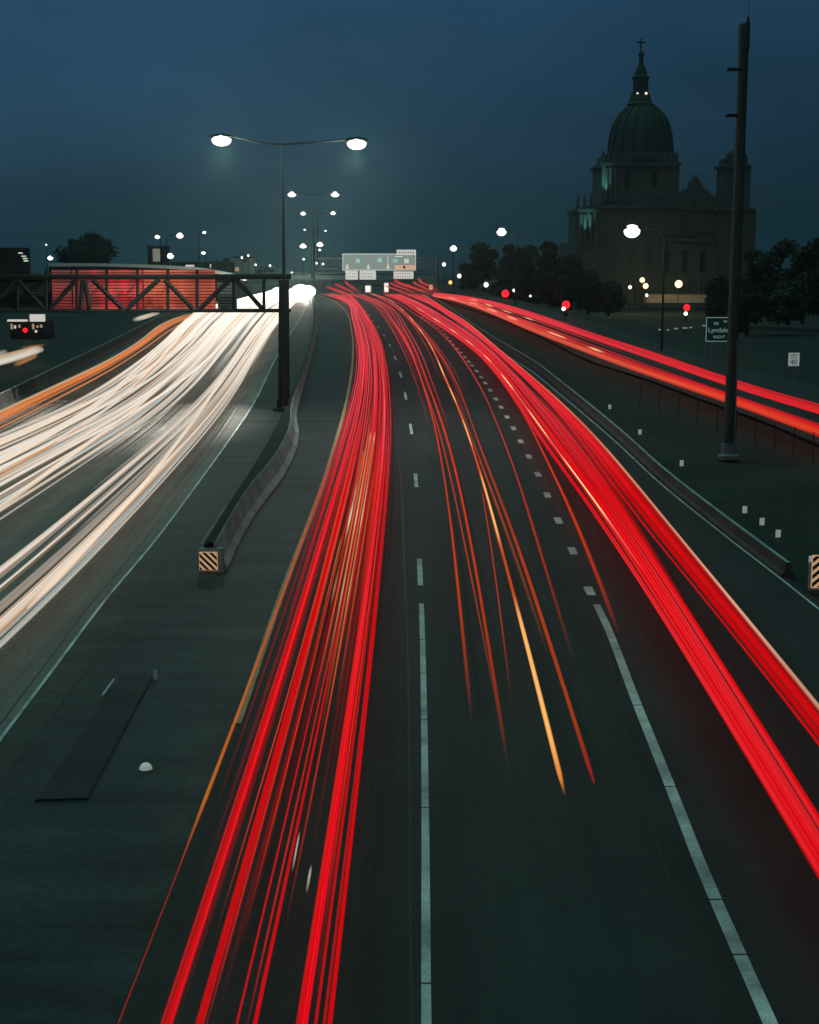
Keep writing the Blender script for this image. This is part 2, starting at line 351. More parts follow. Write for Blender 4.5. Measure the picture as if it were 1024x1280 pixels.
# ------------------------------------------------------------------ barriers
def barrier(name, P, h, wt, wb, m, label, cat='barrier', side=0):
    P = np.asarray(P); T = np.gradient(P, axis=0); q = np.stack([T[:, 1], -T[:, 0]], 1); q /= np.linalg.norm(q, axis=1)[:, None]
    prof = [(-wb / 2, -.1), (-wb / 2, .08), (-wt / 2 - .03, .28 * h / .8), (-wt / 2, h), (wt / 2, h), (wt / 2 + .03, .28 * h / .8), (wb / 2, .08), (wb / 2, -.1)]
    k = len(prof); b = MB(); b.v = [(p[0] + n_[0] * (o + side), p[1] + n_[1] * (o + side), p[2] + z) for p, n_ in zip(P, q) for o, z in prof]
    for i in range(len(P) - 1):
        for j in range(k - 1): b.f.append((i * k + j, i * k + j + 1, (i + 1) * k + j + 1, (i + 1) * k + j))
    b.f.append(tuple(range(k))); b.f.append(tuple((len(P) - 1) * k + j for j in range(k - 1, -1, -1)))
    o = tag(b.build(name, m, loc=P[0]), label, cat)
    tq = strip(P, .10, h + .004); tq.v = [(x - P[0][0], y - P[0][1], z - P[0][2]) for x, y, z in tq.v]; tq.build('lit_top_strip', M_conc, o)  # lit top edge laid on as a paler strip
    return o
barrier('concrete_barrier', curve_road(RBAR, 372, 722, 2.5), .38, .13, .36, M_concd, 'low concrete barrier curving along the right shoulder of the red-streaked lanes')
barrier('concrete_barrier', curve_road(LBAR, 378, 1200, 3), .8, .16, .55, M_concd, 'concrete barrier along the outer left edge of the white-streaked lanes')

# widened median island between two kerb walls, with the hazard board on its nose
mrow = np.concatenate([[715, 700, 685, 668, 655, 645, 630, 612, 600, 590, 580, 570, 560, 548, 540, 530, 520, 510, 500, 490, 475, 460, 445, 425, 412, 400, 390, 380, 372, 367]])
rL, uL = srt(MBAR_L); rR, uR = srt(MBAR_R)
med = thing('median_barrier', on_road(265, 715), 'concrete median barrier widening round the lamp post, striped board on its near end', 'barrier')
ml = med.location
M_cface = mat('lit barrier concrete', (.25, .26, .25), .85, var=.4, scale=.9, bump=.2, fine=(14, .15))  # paler copy for the sloped face, its light put into the colour
M_ctop = mat('dark barrier concrete', (.020, .022, .020), .9, var=.4, scale=2)  # darker copy for the left wall and its top
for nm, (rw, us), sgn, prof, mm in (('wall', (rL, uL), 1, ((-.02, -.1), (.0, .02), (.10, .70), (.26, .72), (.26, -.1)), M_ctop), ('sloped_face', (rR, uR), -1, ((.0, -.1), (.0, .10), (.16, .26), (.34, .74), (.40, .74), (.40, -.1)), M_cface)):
    PLm = np.array([tuple(on_road(float(hermite(rL, uL, r - .0857 * (r - 300))), r - .0857 * (r - 300), .72) - Vector((0, 0, .72))) for r in mrow])   # its upper edge is what was traced
    PRm = np.array([tuple(on_road(float(hermite(rR, uR, r)), r)) for r in mrow])
    P = PLm if sgn == 1 else PRm; wk = np.clip(.85 * np.linalg.norm(PRm - PLm, axis=1) / .66, .2, 1)   # thinner where the island narrows
    b = MB(); k = len(prof)
    T = np.gradient(P, axis=0); q = np.stack([T[:, 1], -T[:, 0]], 1); q /= np.linalg.norm(q, axis=1)[:, None]
    for p, n_, kk_ in zip(P, q, wk):
        for o, z in prof: b.v.append((p[0] + n_[0] * o * sgn * kk_, p[1] + n_[1] * o * sgn * kk_, p[2] + z))
    for i in range(len(P) - 1):
        for j in range(k): b.f.append((i * k + j, i * k + (j + 1) % k, (i + 1) * k + (j + 1) % k, (i + 1) * k + j))
    b.f.append(tuple(range(k)))
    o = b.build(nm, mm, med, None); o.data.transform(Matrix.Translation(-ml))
eg = np.array([tuple(on_road(float(hermite(rL, uL, r)) + 1, r, .76)) for r in np.linspace(682, 632, 14)])
es_ = MB().path([Vector(p) - ml for p in eg], .022, 5); es_.build('edge_strip', M_cface, med)  # lit edge of the left wall, built as a pale strip
f = between(PLm + wk[:, None] * np.array([[.12, 0, 0]]), PRm - wk[:, None] * np.array([[.37, 0, 0]]), .755)
f.v += []; o = f.build('fill', M_fill, med); o.data.transform(Matrix.Translation(-ml))
nb = MB().box((0, .05, .30), (.60, .22, .62)); nb.build('nose', M_conc, med)
bd = MB().box((-.07, -.09, .30), (.46, .05, .46)).build('hazard_board', M_hazo, med)
def stripes(x0, x1, z0, z1, y, slope, pitch, wd_, par):      # diagonal bars clipped to the board
    def clip(poly, ax_, lim, keep):
        o_ = []
        for (a, b) in zip(poly, poly[1:] + poly[:1]):
            ia, ib = keep * (a[ax_] - lim) >= 0, keep * (b[ax_] - lim) >= 0
            if ia: o_.append(a)
            if ia != ib:
                t = (lim - a[ax_]) / (b[ax_] - a[ax_]); o_.append((a[0] + (b[0] - a[0]) * t, a[1] + (b[1] - a[1]) * t))
        return o_
    for k in range(-6, 14):
        c = z0 + k * pitch; p = [(x0, c), (x1, c + slope * (x1 - x0)), (x1, c + wd_ + slope * (x1 - x0)), (x0, c + wd_)]
        p = clip(p, 1, z0, 1); p = clip(p, 1, z1, -1) if p else p
        if len(p) > 2: MB().extr(p, y - .006, y).build('stripe', M_hazk, par)
stripes(-.29, .15, .08, .52, -.116, -1.0, .17, .085, bd)
# ------------------------------------------------------------------ lamps
def double_lamp(u, vb, lampL, lampR, label, group, big, rp=.10, base_h=.0, D=None, power=0):
    if D is None: p = on_road(u, vb, base_h)
    else: p = at_depth(u, vb, D)
    t = thing('street_lamp', p, label, 'street lamp', group)
    a = at_depth(*lampL, p.y) - p; b = at_depth(*lampR, p.y) - p; top = max(a.z, b.z) - .15
    MB().bar((0, 0, 0), (0, 0, top), rp * 1.25, rp * .6, 10).build('pole', M_steel, t, smooth=False)
    MB().lathe([(rp * 2.4, 0), (rp * 2.4, .08), (rp * 1.6, .2), (rp * 1.4, .5)], n=10).build('base', M_steel, t)
    for e in (a, b):
        s = 1 if e.x > 0 else -1
        MB().path([(0, 0, top - .05), (e.x * .35, e.y, top + .02), (e.x * .8, e.y, e.z + .14), (e.x, e.y, e.z + .16)], [rp * .55, rp * .5, rp * .42, rp * .4], 6).build('arm', M_steel, t)
        hd = MB().ball((e.x, 0, e.z + .14), 1, 12, 6, (big * 1.25, big * .7, big * .34)).build('lamp_head', M_steel, t)
        MB().ball((e.x, -.02, e.z), 1, 14, 8, (big, big * .8, big * .62)).build('lens', M_ledbig, hd, smooth=True)
        if power:
            lamp_light('lamp_light', (e.x, -.1, e.z - big * .62 - .32), min(1100, power[0 if s < 0 else 1]), (.85, 1, .92), t, size=.3)
            if D is None: lamp_light('lamp_beam', (e.x, 0, e.z - big * .62 - .1), power[0 if s < 0 else 1], (1, .94, .84) if s < 0 else (.9, 1, .95), t, spot=92 if s < 0 else 112, size=.3, rot=(0, R(30 if s < 0 else 0), 0))
    return t
double_lamp(357.5, 512, (277, 175), (446, 179.5), 'tall twin-arm street lamp standing on the near median barrier', 'twin street lamps on the median', .44, .085, .6, power=(24000, 1500))
double_lamp(393, 369, (365, 243), (419, 243), 'twin-arm street lamp farther up the median, second in size', 'twin street lamps on the median', .62, .13, 0, power=(900, 900))
double_lamp(397.5, 345, (379, 267), (416.5, 266.5), 'twin-arm street lamp just below the second pair, third along the median', 'twin street lamps on the median', .62, .13, D=342, power=(700, 700))
double_lamp(394, 342, (381, 287), (407, 288.5), 'faint small twin-arm street lamp, fourth along the median', 'twin street lamps on the median', .40, .12, D=470)
double_lamp(390, 347, (379, 307.5), (400, 305.5), 'low bright twin-arm street lamp left of the guide sign gantry', 'twin street lamps on the median', .70, .10, D=290, power=(700, 700))

def arm_lamp(u, vb, lu, lv, label, group, r, m, D=None, road=True, power=0, col=(1, .93, .8), rp=.08):
    if D is None: p = on_road(u, vb)
    else: p = at_depth(u, vb, D)
    e = at_depth(lu, lv, p.y) - p
    t = thing('street_lamp', p, label, 'street lamp', group)
    MB().bar((0, 0, -.2), (0, 0, e.z - .5), rp * 1.2, rp * .75, 8).build('pole', M_steel, t)
    MB().path([(0, 0, e.z - .5), (e.x * .12, 0, e.z - .05), (e.x * .45, 0, e.z + .2), (e.x, 0, e.z + .2)], rp * .7, 6).build('arm', M_steel, t)
    hd = MB().ball((e.x, 0, e.z + .2), 1, 10, 6, (r * 1.2, r * .7, r * .32)).build('lamp_head', M_steel, t)
    MB().ball((e.x, -.02, e.z), 1, 12, 8, (r, r * .9, r * .8)).build('lens', m, hd, smooth=True)
    if power: lamp_light('lamp_light', (e.x, -.3, e.z - r), power, col, t, size=.2)
    return t
GR = 'street lamps along the right side road'; GL = 'street lamps behind the left sign gantry'
arm_lamp(827, 438, 790, 289, 'street lamp shining in front of the domed church, arm reaching left', GR, .62, M_ledcool, power=250)
arm_lamp(644, 382, 627, 290, 'tall street lamp with a slender pole before the dark trees', GR, .62, M_ledcool, power=250)
arm_lamp(566.5, 368, 567, 310.5, 'street lamp beyond the end of the guide sign gantry', GR, .55, M_ledcool)
arm_lamp(210, 366, 225, 294.5, 'brightest street lamp above the red panels, on a curved arm', GL, .55, M_ledwarm)
arm_lamp(202, 364, 197, 296, 'street lamp just left of the curved-arm lamp above the red panels', GL, .42, M_ledwarm)
arm_lamp(214.5, 360, 213, 320, 'short street lamp below the curved-arm lamp, nearer the panels', GL, .60, M_ledwarm)
arm_lamp(250, 363, 255.5, 290.5, 'tall slim street lamp left of the box building', GL, .30, M_ledcool)
arm_lamp(258, 361, 254.5, 316, 'small street lamp under the tall slim one left of the box building', GL, .36, M_ledcool)
arm_lamp(66, 364, 63, 322.5, 'street lamp at the left of the dark tree', GL, .45, M_ledcool)
arm_lamp(119, 364, 116, 313.5, 'street lamp shining in front of the dark tree', GL, .42, M_ledcool)
arm_lamp(60, 362, 58, 306, 'faint high street lamp near the left edge', GL, .16, M_ledcool)

# ------------------------------------------------------------------ left sign gantry (seen from behind)
gp = on_road(355, 513); GD = gp.y
M_gst = mat('dark painted steel', (.010, .012, .012), .9, var=.3, scale=4, spec=.03)
gan = thing('sign_gantry', gp, 'dark steel truss sign gantry reaching left over the white-streaked lanes', 'gantry')
def gl(u, v, dy=0): return at_depth(u, v, GD) - gp + Vector((0, dy, 0))
MB().bar((0, 0, -.1), gl(355, 350), .29, .25, 16).build('post', M_gst, gan, smooth=False)
MB().lathe([(.55, -.05), (.55, .08), (.36, .12), (.34, .5)], n=12).build('base', M_gst, gan)
tr = MB()
for dy in (0, .9):
    tr.bar(gl(-190, 346, dy), gl(362, 346, dy), .13, n=6); tr.bar(gl(-190, 388.5, dy), gl(362, 388.5, dy), .085, n=6)
tr.build('chord', M_gst, gan)
for u in (-170, -130, -90, -52, -14, 22, 58, 96, 133.5, 172, 210, 246.5, 292, 330):
    vt = MB(); vt.bar(gl(u, 337 if 50 < u < 280 else 346), gl(u, 388.5), .085, n=6); vt.build('vertical', M_gst, gan)
    for v in (346, 388.5): MB().bar(gl(u, v), gl(u, v, .9), .05, n=6).build('cross_tie', M_gst, gan)
for a, b in (((96, 350), (63, 386)), ((116, 350), (153, 386)), ((199, 349), (159, 386)), ((206, 350), (241, 386)), ((288, 349), (250, 386)), ((103, 350), (101, 386)), ((106, 350), (112, 386)), ((22, 350), (55, 386)), ((20, 350), (-14, 386)), ((-90, 350), (-54, 386)), ((-90, 350), (-128, 386)), ((296, 350), (328, 386))):
    MB().bar(gl(*a), gl(*b), .125, n=6).build('diagonal', M_gst, gan)
def panel(u0, v0, u1, v1, m, name, label, gap=.1, dy=1.05):
    a = gl(u0, v0, 0); b = gl(u1, v1, 0); z = b.z; mb = MB(); st = .15
    while z < a.z - .01:
        zz = min(z + st * .74, a.z); mb.box(((a.x + b.x) / 2, dy, (z + zz) / 2), (b.x - a.x, .06, zz - z)); z += st
    o = mb.build(name, m, gan); o['label'] = label
    MB().box(((a.x + b.x) / 2, dy + .1, (a.z + b.z) / 2), (b.x - a.x, .04, abs(a.z - b.z))).build('backing', M_fill, o); return o
def panel_mat(name, c0, c1, s, fade):  # red light falling on the sign backs is put into their emission
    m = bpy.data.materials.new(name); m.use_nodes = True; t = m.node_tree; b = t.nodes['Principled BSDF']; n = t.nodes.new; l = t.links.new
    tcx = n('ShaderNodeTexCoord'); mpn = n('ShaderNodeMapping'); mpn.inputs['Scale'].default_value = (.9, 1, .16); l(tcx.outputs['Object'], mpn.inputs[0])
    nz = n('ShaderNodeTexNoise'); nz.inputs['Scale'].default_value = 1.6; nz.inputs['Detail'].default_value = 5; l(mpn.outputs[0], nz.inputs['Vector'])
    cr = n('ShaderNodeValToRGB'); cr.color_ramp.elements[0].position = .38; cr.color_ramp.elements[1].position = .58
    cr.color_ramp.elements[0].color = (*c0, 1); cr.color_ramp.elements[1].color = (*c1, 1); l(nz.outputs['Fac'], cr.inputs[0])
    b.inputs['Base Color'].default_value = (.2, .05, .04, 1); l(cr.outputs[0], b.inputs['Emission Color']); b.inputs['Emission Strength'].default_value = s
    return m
M_pred = panel_mat('red glow on sign back', (.16, .022, .020), (.80, .012, .030), .85, 0)
M_pdred = panel_mat('faint red glow on sign back', (.035, .030, .025), (.22, .022, .028), .8, 0)  # dimmer copy where that painted light fades out
M_porg = panel_mat('orange glow on sign back', (.26, .030, .018), (.58, .098, .045), .78, 0)
panel(58, 337, 84, 387.5, M_pdred, 'panel', 'dark red sign-back end panel with a faint painted glow')
panel(84.3, 337, 174, 387.5, M_pred, 'panel', 'sign-back panel with a painted red glow')
panel(174.3, 337, 266, 387.5, M_porg, 'panel', 'sign-back panel with a painted orange-red glow')
panel(268, 348, 293, 387.5, M_alum, 'panel', 'unlit grey panel')
panel(-150, 348, 57.7, 387.5, M_steel, 'panel', 'unlit dark panel')
panel(-60, 309, 31, 344, M_steel, 'panel', 'dark louvred upper panel')
pb = MB()
for v0, u0 in ((316, 17), (320, 21), (323, 23), (326, 24)): pb.box(gl(u0 + 2, v0, .98), (.22, .02, .06))
pb.build('reflection_strip', M_swhite, gan)  # reflections on the louvres put in as small glowing strips

# ------------------------------------------------------------------ overpass, guide sign gantry, far buildings
OD = 292
ov = thing('overpass', at_depth(440, 362, OD), 'long concrete overpass crossing behind the guide sign gantry', 'overpass')
def ol(u, v, dy=0): return at_depth(u, v, OD) - ov.location + Vector((0, dy, 0))
a, b = ol(-250, 346), ol(545, 346)
def slab(u0, v0, u1, v1, y0, y1):
    p, q = ol(u0, v0), ol(u1, v1); return MB().box(((p.x + q.x) / 2, (y0 + y1) / 2, (p.z + q.z) / 2), (abs(q.x - p.x), y1 - y0, abs(p.z - q.z)))
slab(-250, 350, 545, 356, 0, 10).build('deck', M_conc, ov)
slab(-250, 344, 545, 349.8, -.3, 0).build('parapet', M_conc, ov)
rl = MB()
rl.bar(ol(-250, 341.5), ol(545, 341.5), .08, n=6)
for u in range(-240, 545, 22): rl.bar(ol(u, 341.5), ol(u, 344.2), .06, n=5)
rl.build('railing', M_galv, ov)
for u in (-150, 40, 225, 396, 470, 541): slab(u - 5, 356, u + 5, 372, 3, 4.4).build('pier', M_conc, ov)
# pale flyover parapet curving above the red panels
fl = thing('flyover_parapet', at_depth(230, 350, 200), 'pale curved flyover parapet rising above the orange panels', 'parapet')
PP = [at_depth(u, v, 200) - fl.location for u, v in ((60, 329), (120, 329), (165, 330), (200, 331.5), (235, 333.5), (262, 336.5), (285, 341), (305, 347))]
fm = MB()
for p, q in zip(PP[:-1], PP[1:]):
    vs = []
    for c in (p, q): vs += [(c.x, 0, c.z), (c.x, 3.5, c.z), (c.x, 3.5, c.z - .42), (c.x, 0, c.z - .42)]
    fm.add(vs, [(0, 1, 5, 4), (1, 2, 6, 5), (2, 3, 7, 6), (3, 0, 4, 7), (0, 3, 2, 1), (4, 5, 6, 7)])
M_flyc = mat('pale parapet concrete', (.55, .56, .53), .8, var=.15)
fm.build('coping', M_flyc, fl)
wl = MB()
for p, q in zip(PP[:-1], PP[1:]): wl.add([(p.x, .3, p.z - .43), (q.x, .3, q.z - .43), (q.x, .3, -3.0), (p.x, .3, -3.0), (p.x, 3.2, p.z - .43), (q.x, 3.2, q.z - .43), (q.x, 3.2, -3), (p.x, 3.2, -3)], [(0, 1, 2, 3), (5, 4, 7, 6), (0, 4, 5, 1), (2, 6, 7, 3)])
wl.build('wall', M_steel, fl)

sp_ = on_road(546, 371); SD = sp_.y
sg = thing('guide_sign_gantry', sp_, 'overhead guide sign gantry far up the red-streaked lanes, single post at its right', 'gantry')
def sl(u, v, dy=0): return at_depth(u, v, SD) - sp_ + Vector((0, dy, 0))
MB().bar((0, 0, -.1), sl(546, 322), .24, .2, 10).build('post', M_galv, sg)
q = MB()
q.bar(sl(400, 323, .5), sl(548, 323, .5), .09, n=6); q.bar(sl(400, 336, .5), sl(548, 336, .5), .09, n=6)
for k, u in enumerate(range(402, 546, 12)):
    q.bar(sl(u, 323, .5), sl(u + 12, 336, .5) if k % 2 else sl(u, 336, .5), .05, n=5); q.bar(sl(u, 336, .5), sl(u + 12, 323, .5), .05, n=5)
q.build('truss', M_galv, sg)
def rect(mb, u0, v0, u1, v1, y, th):
    p, r_ = sl(u0, v0), sl(u1, v1); mb.box(((p.x + r_.x) / 2, y, (p.z + r_.z) / 2), (abs(r_.x - p.x), th, abs(p.z - r_.z))); return mb
sgn = rect(MB(), 428, 317, 520, 338, .2, .12).build('sign_face', M_sgrey, sg)
bq = MB()
for r_ in ((428, 317, 520, 317.9), (428, 337.1, 520, 338), (428, 317.9, 428.9, 337.1), (519.1, 317.9, 520, 337.1), (484.6, 319, 485.4, 334)): rect(bq, *r_, .125, .03)
for uu, vv in ((434, 334), (460.5, 334), (485, 334)):          # down arrows
    p = sl(uu, vv); bq.extr([(p.x - .32, p.z + .05), (p.x, p.z - .36), (p.x + .32, p.z + .05), (p.x + .1, p.z + .05), (p.x + .1, p.z + .4), (p.x - .1, p.z + .4), (p.x - .1, p.z + .05)][::-1], .10, .13)
bq.build('border_and_arrow', M_swhite, sgn)
sh = MB()
for r_ in ((445, 323.5, 450, 328.5), (472, 322.5, 477.5, 328), (491, 324, 497, 328)): rect(sh, *r_, .12, .03)
sh.build('route_shield', M_scyan, sgn)
rect(rect(MB(), 505.5, 323.5, 511, 329, .12, .03), 494, 320, 503, 321.3, .12, .03).build('route_shield', M_swhite, sgn)
oe = rect(MB(), 493.5, 331.5, 519, 336.6, .12, .03).build('exit_panel', M_speach, sgn); p = sl(505.5, 334)
MB().bar((p.x, .09, p.z), (p.x, .105, p.z), .2, n=12).build('dot', M_hazk, oe)
hd = rect(MB(), 496, 312.2, 520, 318.6, .12, .1).build('header_sign', M_swhite, sg)
hb = MB()
for k in range(7): rect(hb, 498 + k * 2.9, 314.3, 500 + k * 2.9, 316.9, .065, .02)
hb.build('legend', M_sgrey, hd)
for u0, v0, u1, v1 in ((432, 338.4, 447.5, 349.5), (449.5, 338.4, 470, 349.5), (492, 339.2, 517, 348.5)):
    tb = rect(MB(), u0, v0, u1, v1, .2, .1).build('tab_sign', M_swhite, sg); hb = MB()
    for k in range(int((u1 - u0) / 3) - 1):
        for vv in (341, 345): rect(hb, u0 + 1.5 + k * 3, vv, u0 + 3.4 + k * 3, vv + 2, .14, .02)
    hb.build('legend', mat('dull legend', (.3, .28, .25), .6, emit=(.36, .33, .29), es=.9), tb)  # light on the lettering put in as emission
# far yard sign, traffic sign boards near the gantry post
def post_board(name, u, v0, v1, wpx, vb, D, m, label, cat, mp=M_galv):
    p = at_depth(u, vb, D); t = thing(name, p, label, cat)
    a = at_depth(u - wpx / 2, v0, D) - p; b = at_depth(u + wpx / 2, v1, D) - p
    MB().bar((0, .06, -.1), (0, .06, a.z), .05, n=6).build('post', mp, t)
    o = MB().box(((a.x + b.x) / 2, 0, (a.z + b.z) / 2), (b.x - a.x, .05, a.z - b.z)).build('board', m, t); return t, o, a, b
post_board('roadside_sign', 539.5, 345, 364, 5, 371, 225, M_alum, 'narrow grey roadside board just left of the gantry post', 'sign')
post_board('roadside_sign', 538.7, 356, 362, 4.6, 371, 222, M_speach, 'small peach roadside sign low beside the gantry post', 'sign')
# far vehicles' lit rears beneath the gantry
def lit_truck(u, v0, v1, wpx, D, label):
    p = at_depth(u, v1 + 2, D); a = at_depth(u - wpx / 2, v0, D) - p; b = at_depth(u + wpx / 2, v1, D) - p
    t = thing('truck', p, label, 'truck')
    MB().box((0, 2.5, (a.z + b.z) / 2), (b.x - a.x, 5, a.z - b.z)).build('cargo_box', M_white, t)
    o = MB().box((0, -.03, (a.z + b.z) / 2), ((b.x - a.x) * .86, .05, (a.z - b.z) * .86)).build('rear_door', glow('lit truck door', (1, .92, .84), 1.1), t)
    for s in (-1, 1):
        MB().bar((s * b.x * .8, .4, .3), (s * b.x * .55, .4, .3), .32, n=10).build('wheel', M_black, t)
        MB().box((s * b.x * .85, -.04, b.z + .12), (.14, .05, .12)).build('tail_light', M_red, t)
lit_truck(460, 357, 365.5, 7, 229, 'white-backed truck under the small square tabs of the guide sign')
lit_truck(483, 353.5, 365.5, 5.5, 231, 'tall narrow white truck brightly lit under the guide sign')

def building(name, u0, v0, u1, vb, D, dep, m, label, wins):
    p = at_depth((u0 + u1) / 2, vb, D); t = thing(name, p, label, 'building'); a = at_depth(u0, v0, D) - p; b = at_depth(u1, vb, D) - p
    MB().box((0, dep / 2, a.z / 2), (b.x - a.x, dep, a.z)).build('wall', m, t)
    MB().box((0, dep / 2, a.z + .15), (b.x - a.x + .4, dep + .4, .3)).build('roof', M_steel, t)
    for x0, z0, x1, z1, mm in wins:
        c = at_depth(x0, z0, D) - p; d = at_depth(x1, z1, D) - p
        MB().box(((c.x + d.x) / 2, -.03, (c.z + d.z) / 2), (d.x - c.x, .08, c.z - d.z)).build('window', mm, t)
    return t
M_bgrey = mat('pale rendered wall', (.42, .38, .36), .8, var=.2, emit=(.20, .17, .15), es=.0)
building('brick_tower', 185, 309, 206, 362, 330, 9, M_fill, 'dark square tower with a pale lit panel between the left street lamps', [(191, 311, 201, 327, mat('lit stair glass', (.2, .2, .18), .5, emit=(.16, .15, .12), es=1.0))])
building('box_building', 293, 322.5, 311, 362, 330, 14, M_bgrey, 'small pale box building beside the white headlight glare', [(294, 334, 299, 339, M_winwarm), (304, 325, 308, 328, M_dark)])
building('low_building', 215, 329, 290, 362, 360, 16, M_fill, 'long low dark building behind the flyover parapet', [(232, 331, 243, 333.4, M_winwhite), (262.5, 330, 264, 334.5, M_winwhite)])

# filling-station like canopy on the left verge
kp = at_depth(32, 424, 124)
ks = thing('roadside_kiosk', kp, 'small flat-roofed kiosk with white lit fascia at the left edge', 'kiosk')
def kl(u, v, dy=0): return at_depth(u, v, 124) - kp + Vector((0, dy, 0))
def kbox(u0, v0, u1, v1, y0, y1, m, name):
    a, b = kl(u0, v0), kl(u1, v1); return MB().box(((a.x + b.x) / 2, (y0 + y1) / 2, (a.z + b.z) / 2), (b.x - a.x, y1 - y0, a.z - b.z)).build(name, m, ks)
kbox(10, 402, 54, 424, .6, 4, M_fill, 'wall'); kbox(9, 399.5, 33, 402.0, 0, .5, M_winwhite, 'fascia'); kbox(37, 393, 55, 402, 0, .5, M_winwhite, 'fascia')
for u0, u1, v0, v1, m in ((11, 14, 405, 412, M_winwarm), (15.5, 18, 407, 411, M_winwhite), (21, 23.5, 406, 410, M_winwarm), (38, 41, 405, 412, M_winwarm), (43.5, 46, 407, 410, M_winwarm), (48, 51, 406, 410, M_winwarm), (41.5, 44.5, 413, 416, M_winwhite)):
    kbox(u0, v0, u1, v1, .52, .64, m, 'window')
p = kl(30, 413, .4); MB().ball(p, .2).build('red_light', M_red, ks)

# ------------------------------------------------------------------ church with dome
BD = 300.0
bp0 = at_depth(820, 386, BD)
ch = thing('domed_church', bp0, 'great dark domed church with a lantern and cross rising behind the trees', 'church')
KS = F / BD
def bl(u, v, dy=0): return at_depth(u, v, BD + dy) - bp0
def bbox(mb, u0, v0, u1, v1, y0, y1, top=1.0):
    a, b = bl(u0, v0, y0), bl(u1, v1, y0); return mb.box(((a.x + b.x) / 2, (y0 + y1) / 2, (a.z + b.z) / 2), (abs(b.x - a.x), y1 - y0, abs(a.z - b.z)), top=top)
body = MB()
bbox(body, 724, 300, 940, 386, 0, 40); bbox(body, 738, 258, 850, 300, 2, 38); bbox(body, 838, 262, 906, 300, 4, 38)
bbox(body, 720, 264, 747, 386, -1.2, 12)
body.build('nave', M_stone, ch)
tw = MB(); bbox(tw, 753, 205, 848, 262, 5, 20.8); tower = tw.build('tower', M_stone, ch)
cn = MB(); bbox(cn, 750, 203, 851.5, 207, 4.4, 21.4); bbox(cn, 757, 192, 844, 203, 6, 19.8); cn.build('cornice', M_stone, tower); cn = MB()
bbox(cn, 718, 261, 749, 265, -1.8, 12.6); cn.build('cornice', M_stone, ch); cn = MB(); bbox(cn, 735, 256.5, 852, 260, 1.5, 38.4); cn.build('cornice', M_stone, ch); cn = MB(); bbox(cn, 722, 298, 942, 301.5, -.5, 3)
cn.build('cornice', M_stone, ch)
fin = MB()
for u in (754, 761, 768, 832, 839, 846):
    fin = MB(); c = bl(u, 203, 5.2); fin.lathe([(.42, 0), (.42, .5), (.24, .8), (.34, 1.3), (.12, 2.3)], (c.x, 5.2, c.z), 8); fin.build('finial', M_stone, ch)
for u in (722, 730, 738, 745):
    fin = MB(); c = bl(u, 261); fin.lathe([(.42, 0), (.42, .6), (.22, .9), (.34, 1.6), (.10, 3.2)], (c.x, -.6, c.z), 8); fin.build('finial', M_stone, ch)
def prof(pts, cu):                           # (half width px, row) -> lathe profile
    return [(hw * (BD + 13) / F, bl(cu, v, 13).z) for hw, v in pts]
c0 = bl(800.5, 200, 13)
MB().lathe(prof([(44, 203), (43, 196), (39.5, 194), (38.5, 190), (38, 182), (37, 172), (35.2, 163), (32, 154), (27.5, 146), (22, 139.5), (17.5, 135), (16.5, 131)], 800.5), (c0.x, 13, 0), 32).build('dome', M_copper, ch, smooth=False)
rb = MB()
for k in range(16):
    t = math.pi * 2 * k / 16; pr = prof([(38.8, 192), (38.3, 182), (37.3, 172), (35.5, 163), (32.3, 154), (27.8, 146), (22.3, 139.5), (17.8, 135)], 800.5)
    rb.path([(c0.x + r_ * math.cos(t), 13 + r_ * math.sin(t), z) for r_, z in pr], .32, 5)
rb.build('dome_rib', M_copper, ch)
lt = MB().lathe(prof([(17, 131), (14.5, 128), (12.5, 122), (11, 118), (11.5, 117), (9.2, 116.4), (9, 100), (10.6, 98.5), (10.6, 96.5), (7.6, 94), (7.2, 90), (5.2, 85), (3.4, 81.5), (2.7, 76), (2.6, 72), (3.6, 70), (3.9, 67.5), (2.5, 64.8), (.7, 63.5)], 801), (bl(801, 100, 13).x, 13, 0), 16).build('lantern', M_copper, ch)
lw = MB()
for k in (-1, 0, 1):
    c = bl(801 + k * 5.4, 108, 12); lw.box((c.x, 13 - 9 / KS * (1.0 if k == 0 else .83), c.z), (.5, .16, 2.1))
lw.build('window', M_dark, lt)
c = bl(801.5, 48, 13)
cz = MB(); d = bl(801.5, 64, 13); cz.box((c.x, 13, (c.z + d.z) / 2), (.28, .28, c.z - d.z)); e = bl(801.5, 53, 13); cz.box((c.x, 13, e.z), (1.75, .26, .28)); cz.build('cross', M_copper, ch)
for u in (797, 808): c = bl(u, 117.2, 11); MB().ball((c.x, 13 - 11.6 / KS, c.z + .1), .22 if u > 800 else .15).build('aviation_light', glow('amber beacon', (1, .72, .45), 3), ch)
# gable and turret of the front
gb = MB()
pts = [(838, 262), (842, 246), (852, 243), (858, 236), (864, 233), (866, 226), (869, 224), (871, 218), (873, 224), (876, 226), (878, 233), (884, 237), (890, 243), (899, 247), (904, 262)]
gb.extr([(bl(u, v, 3.5).x, bl(u, v, 3.5).z) for u, v in pts][::-1], 3.5, 8)
gb.build('gable', M_stone, ch)
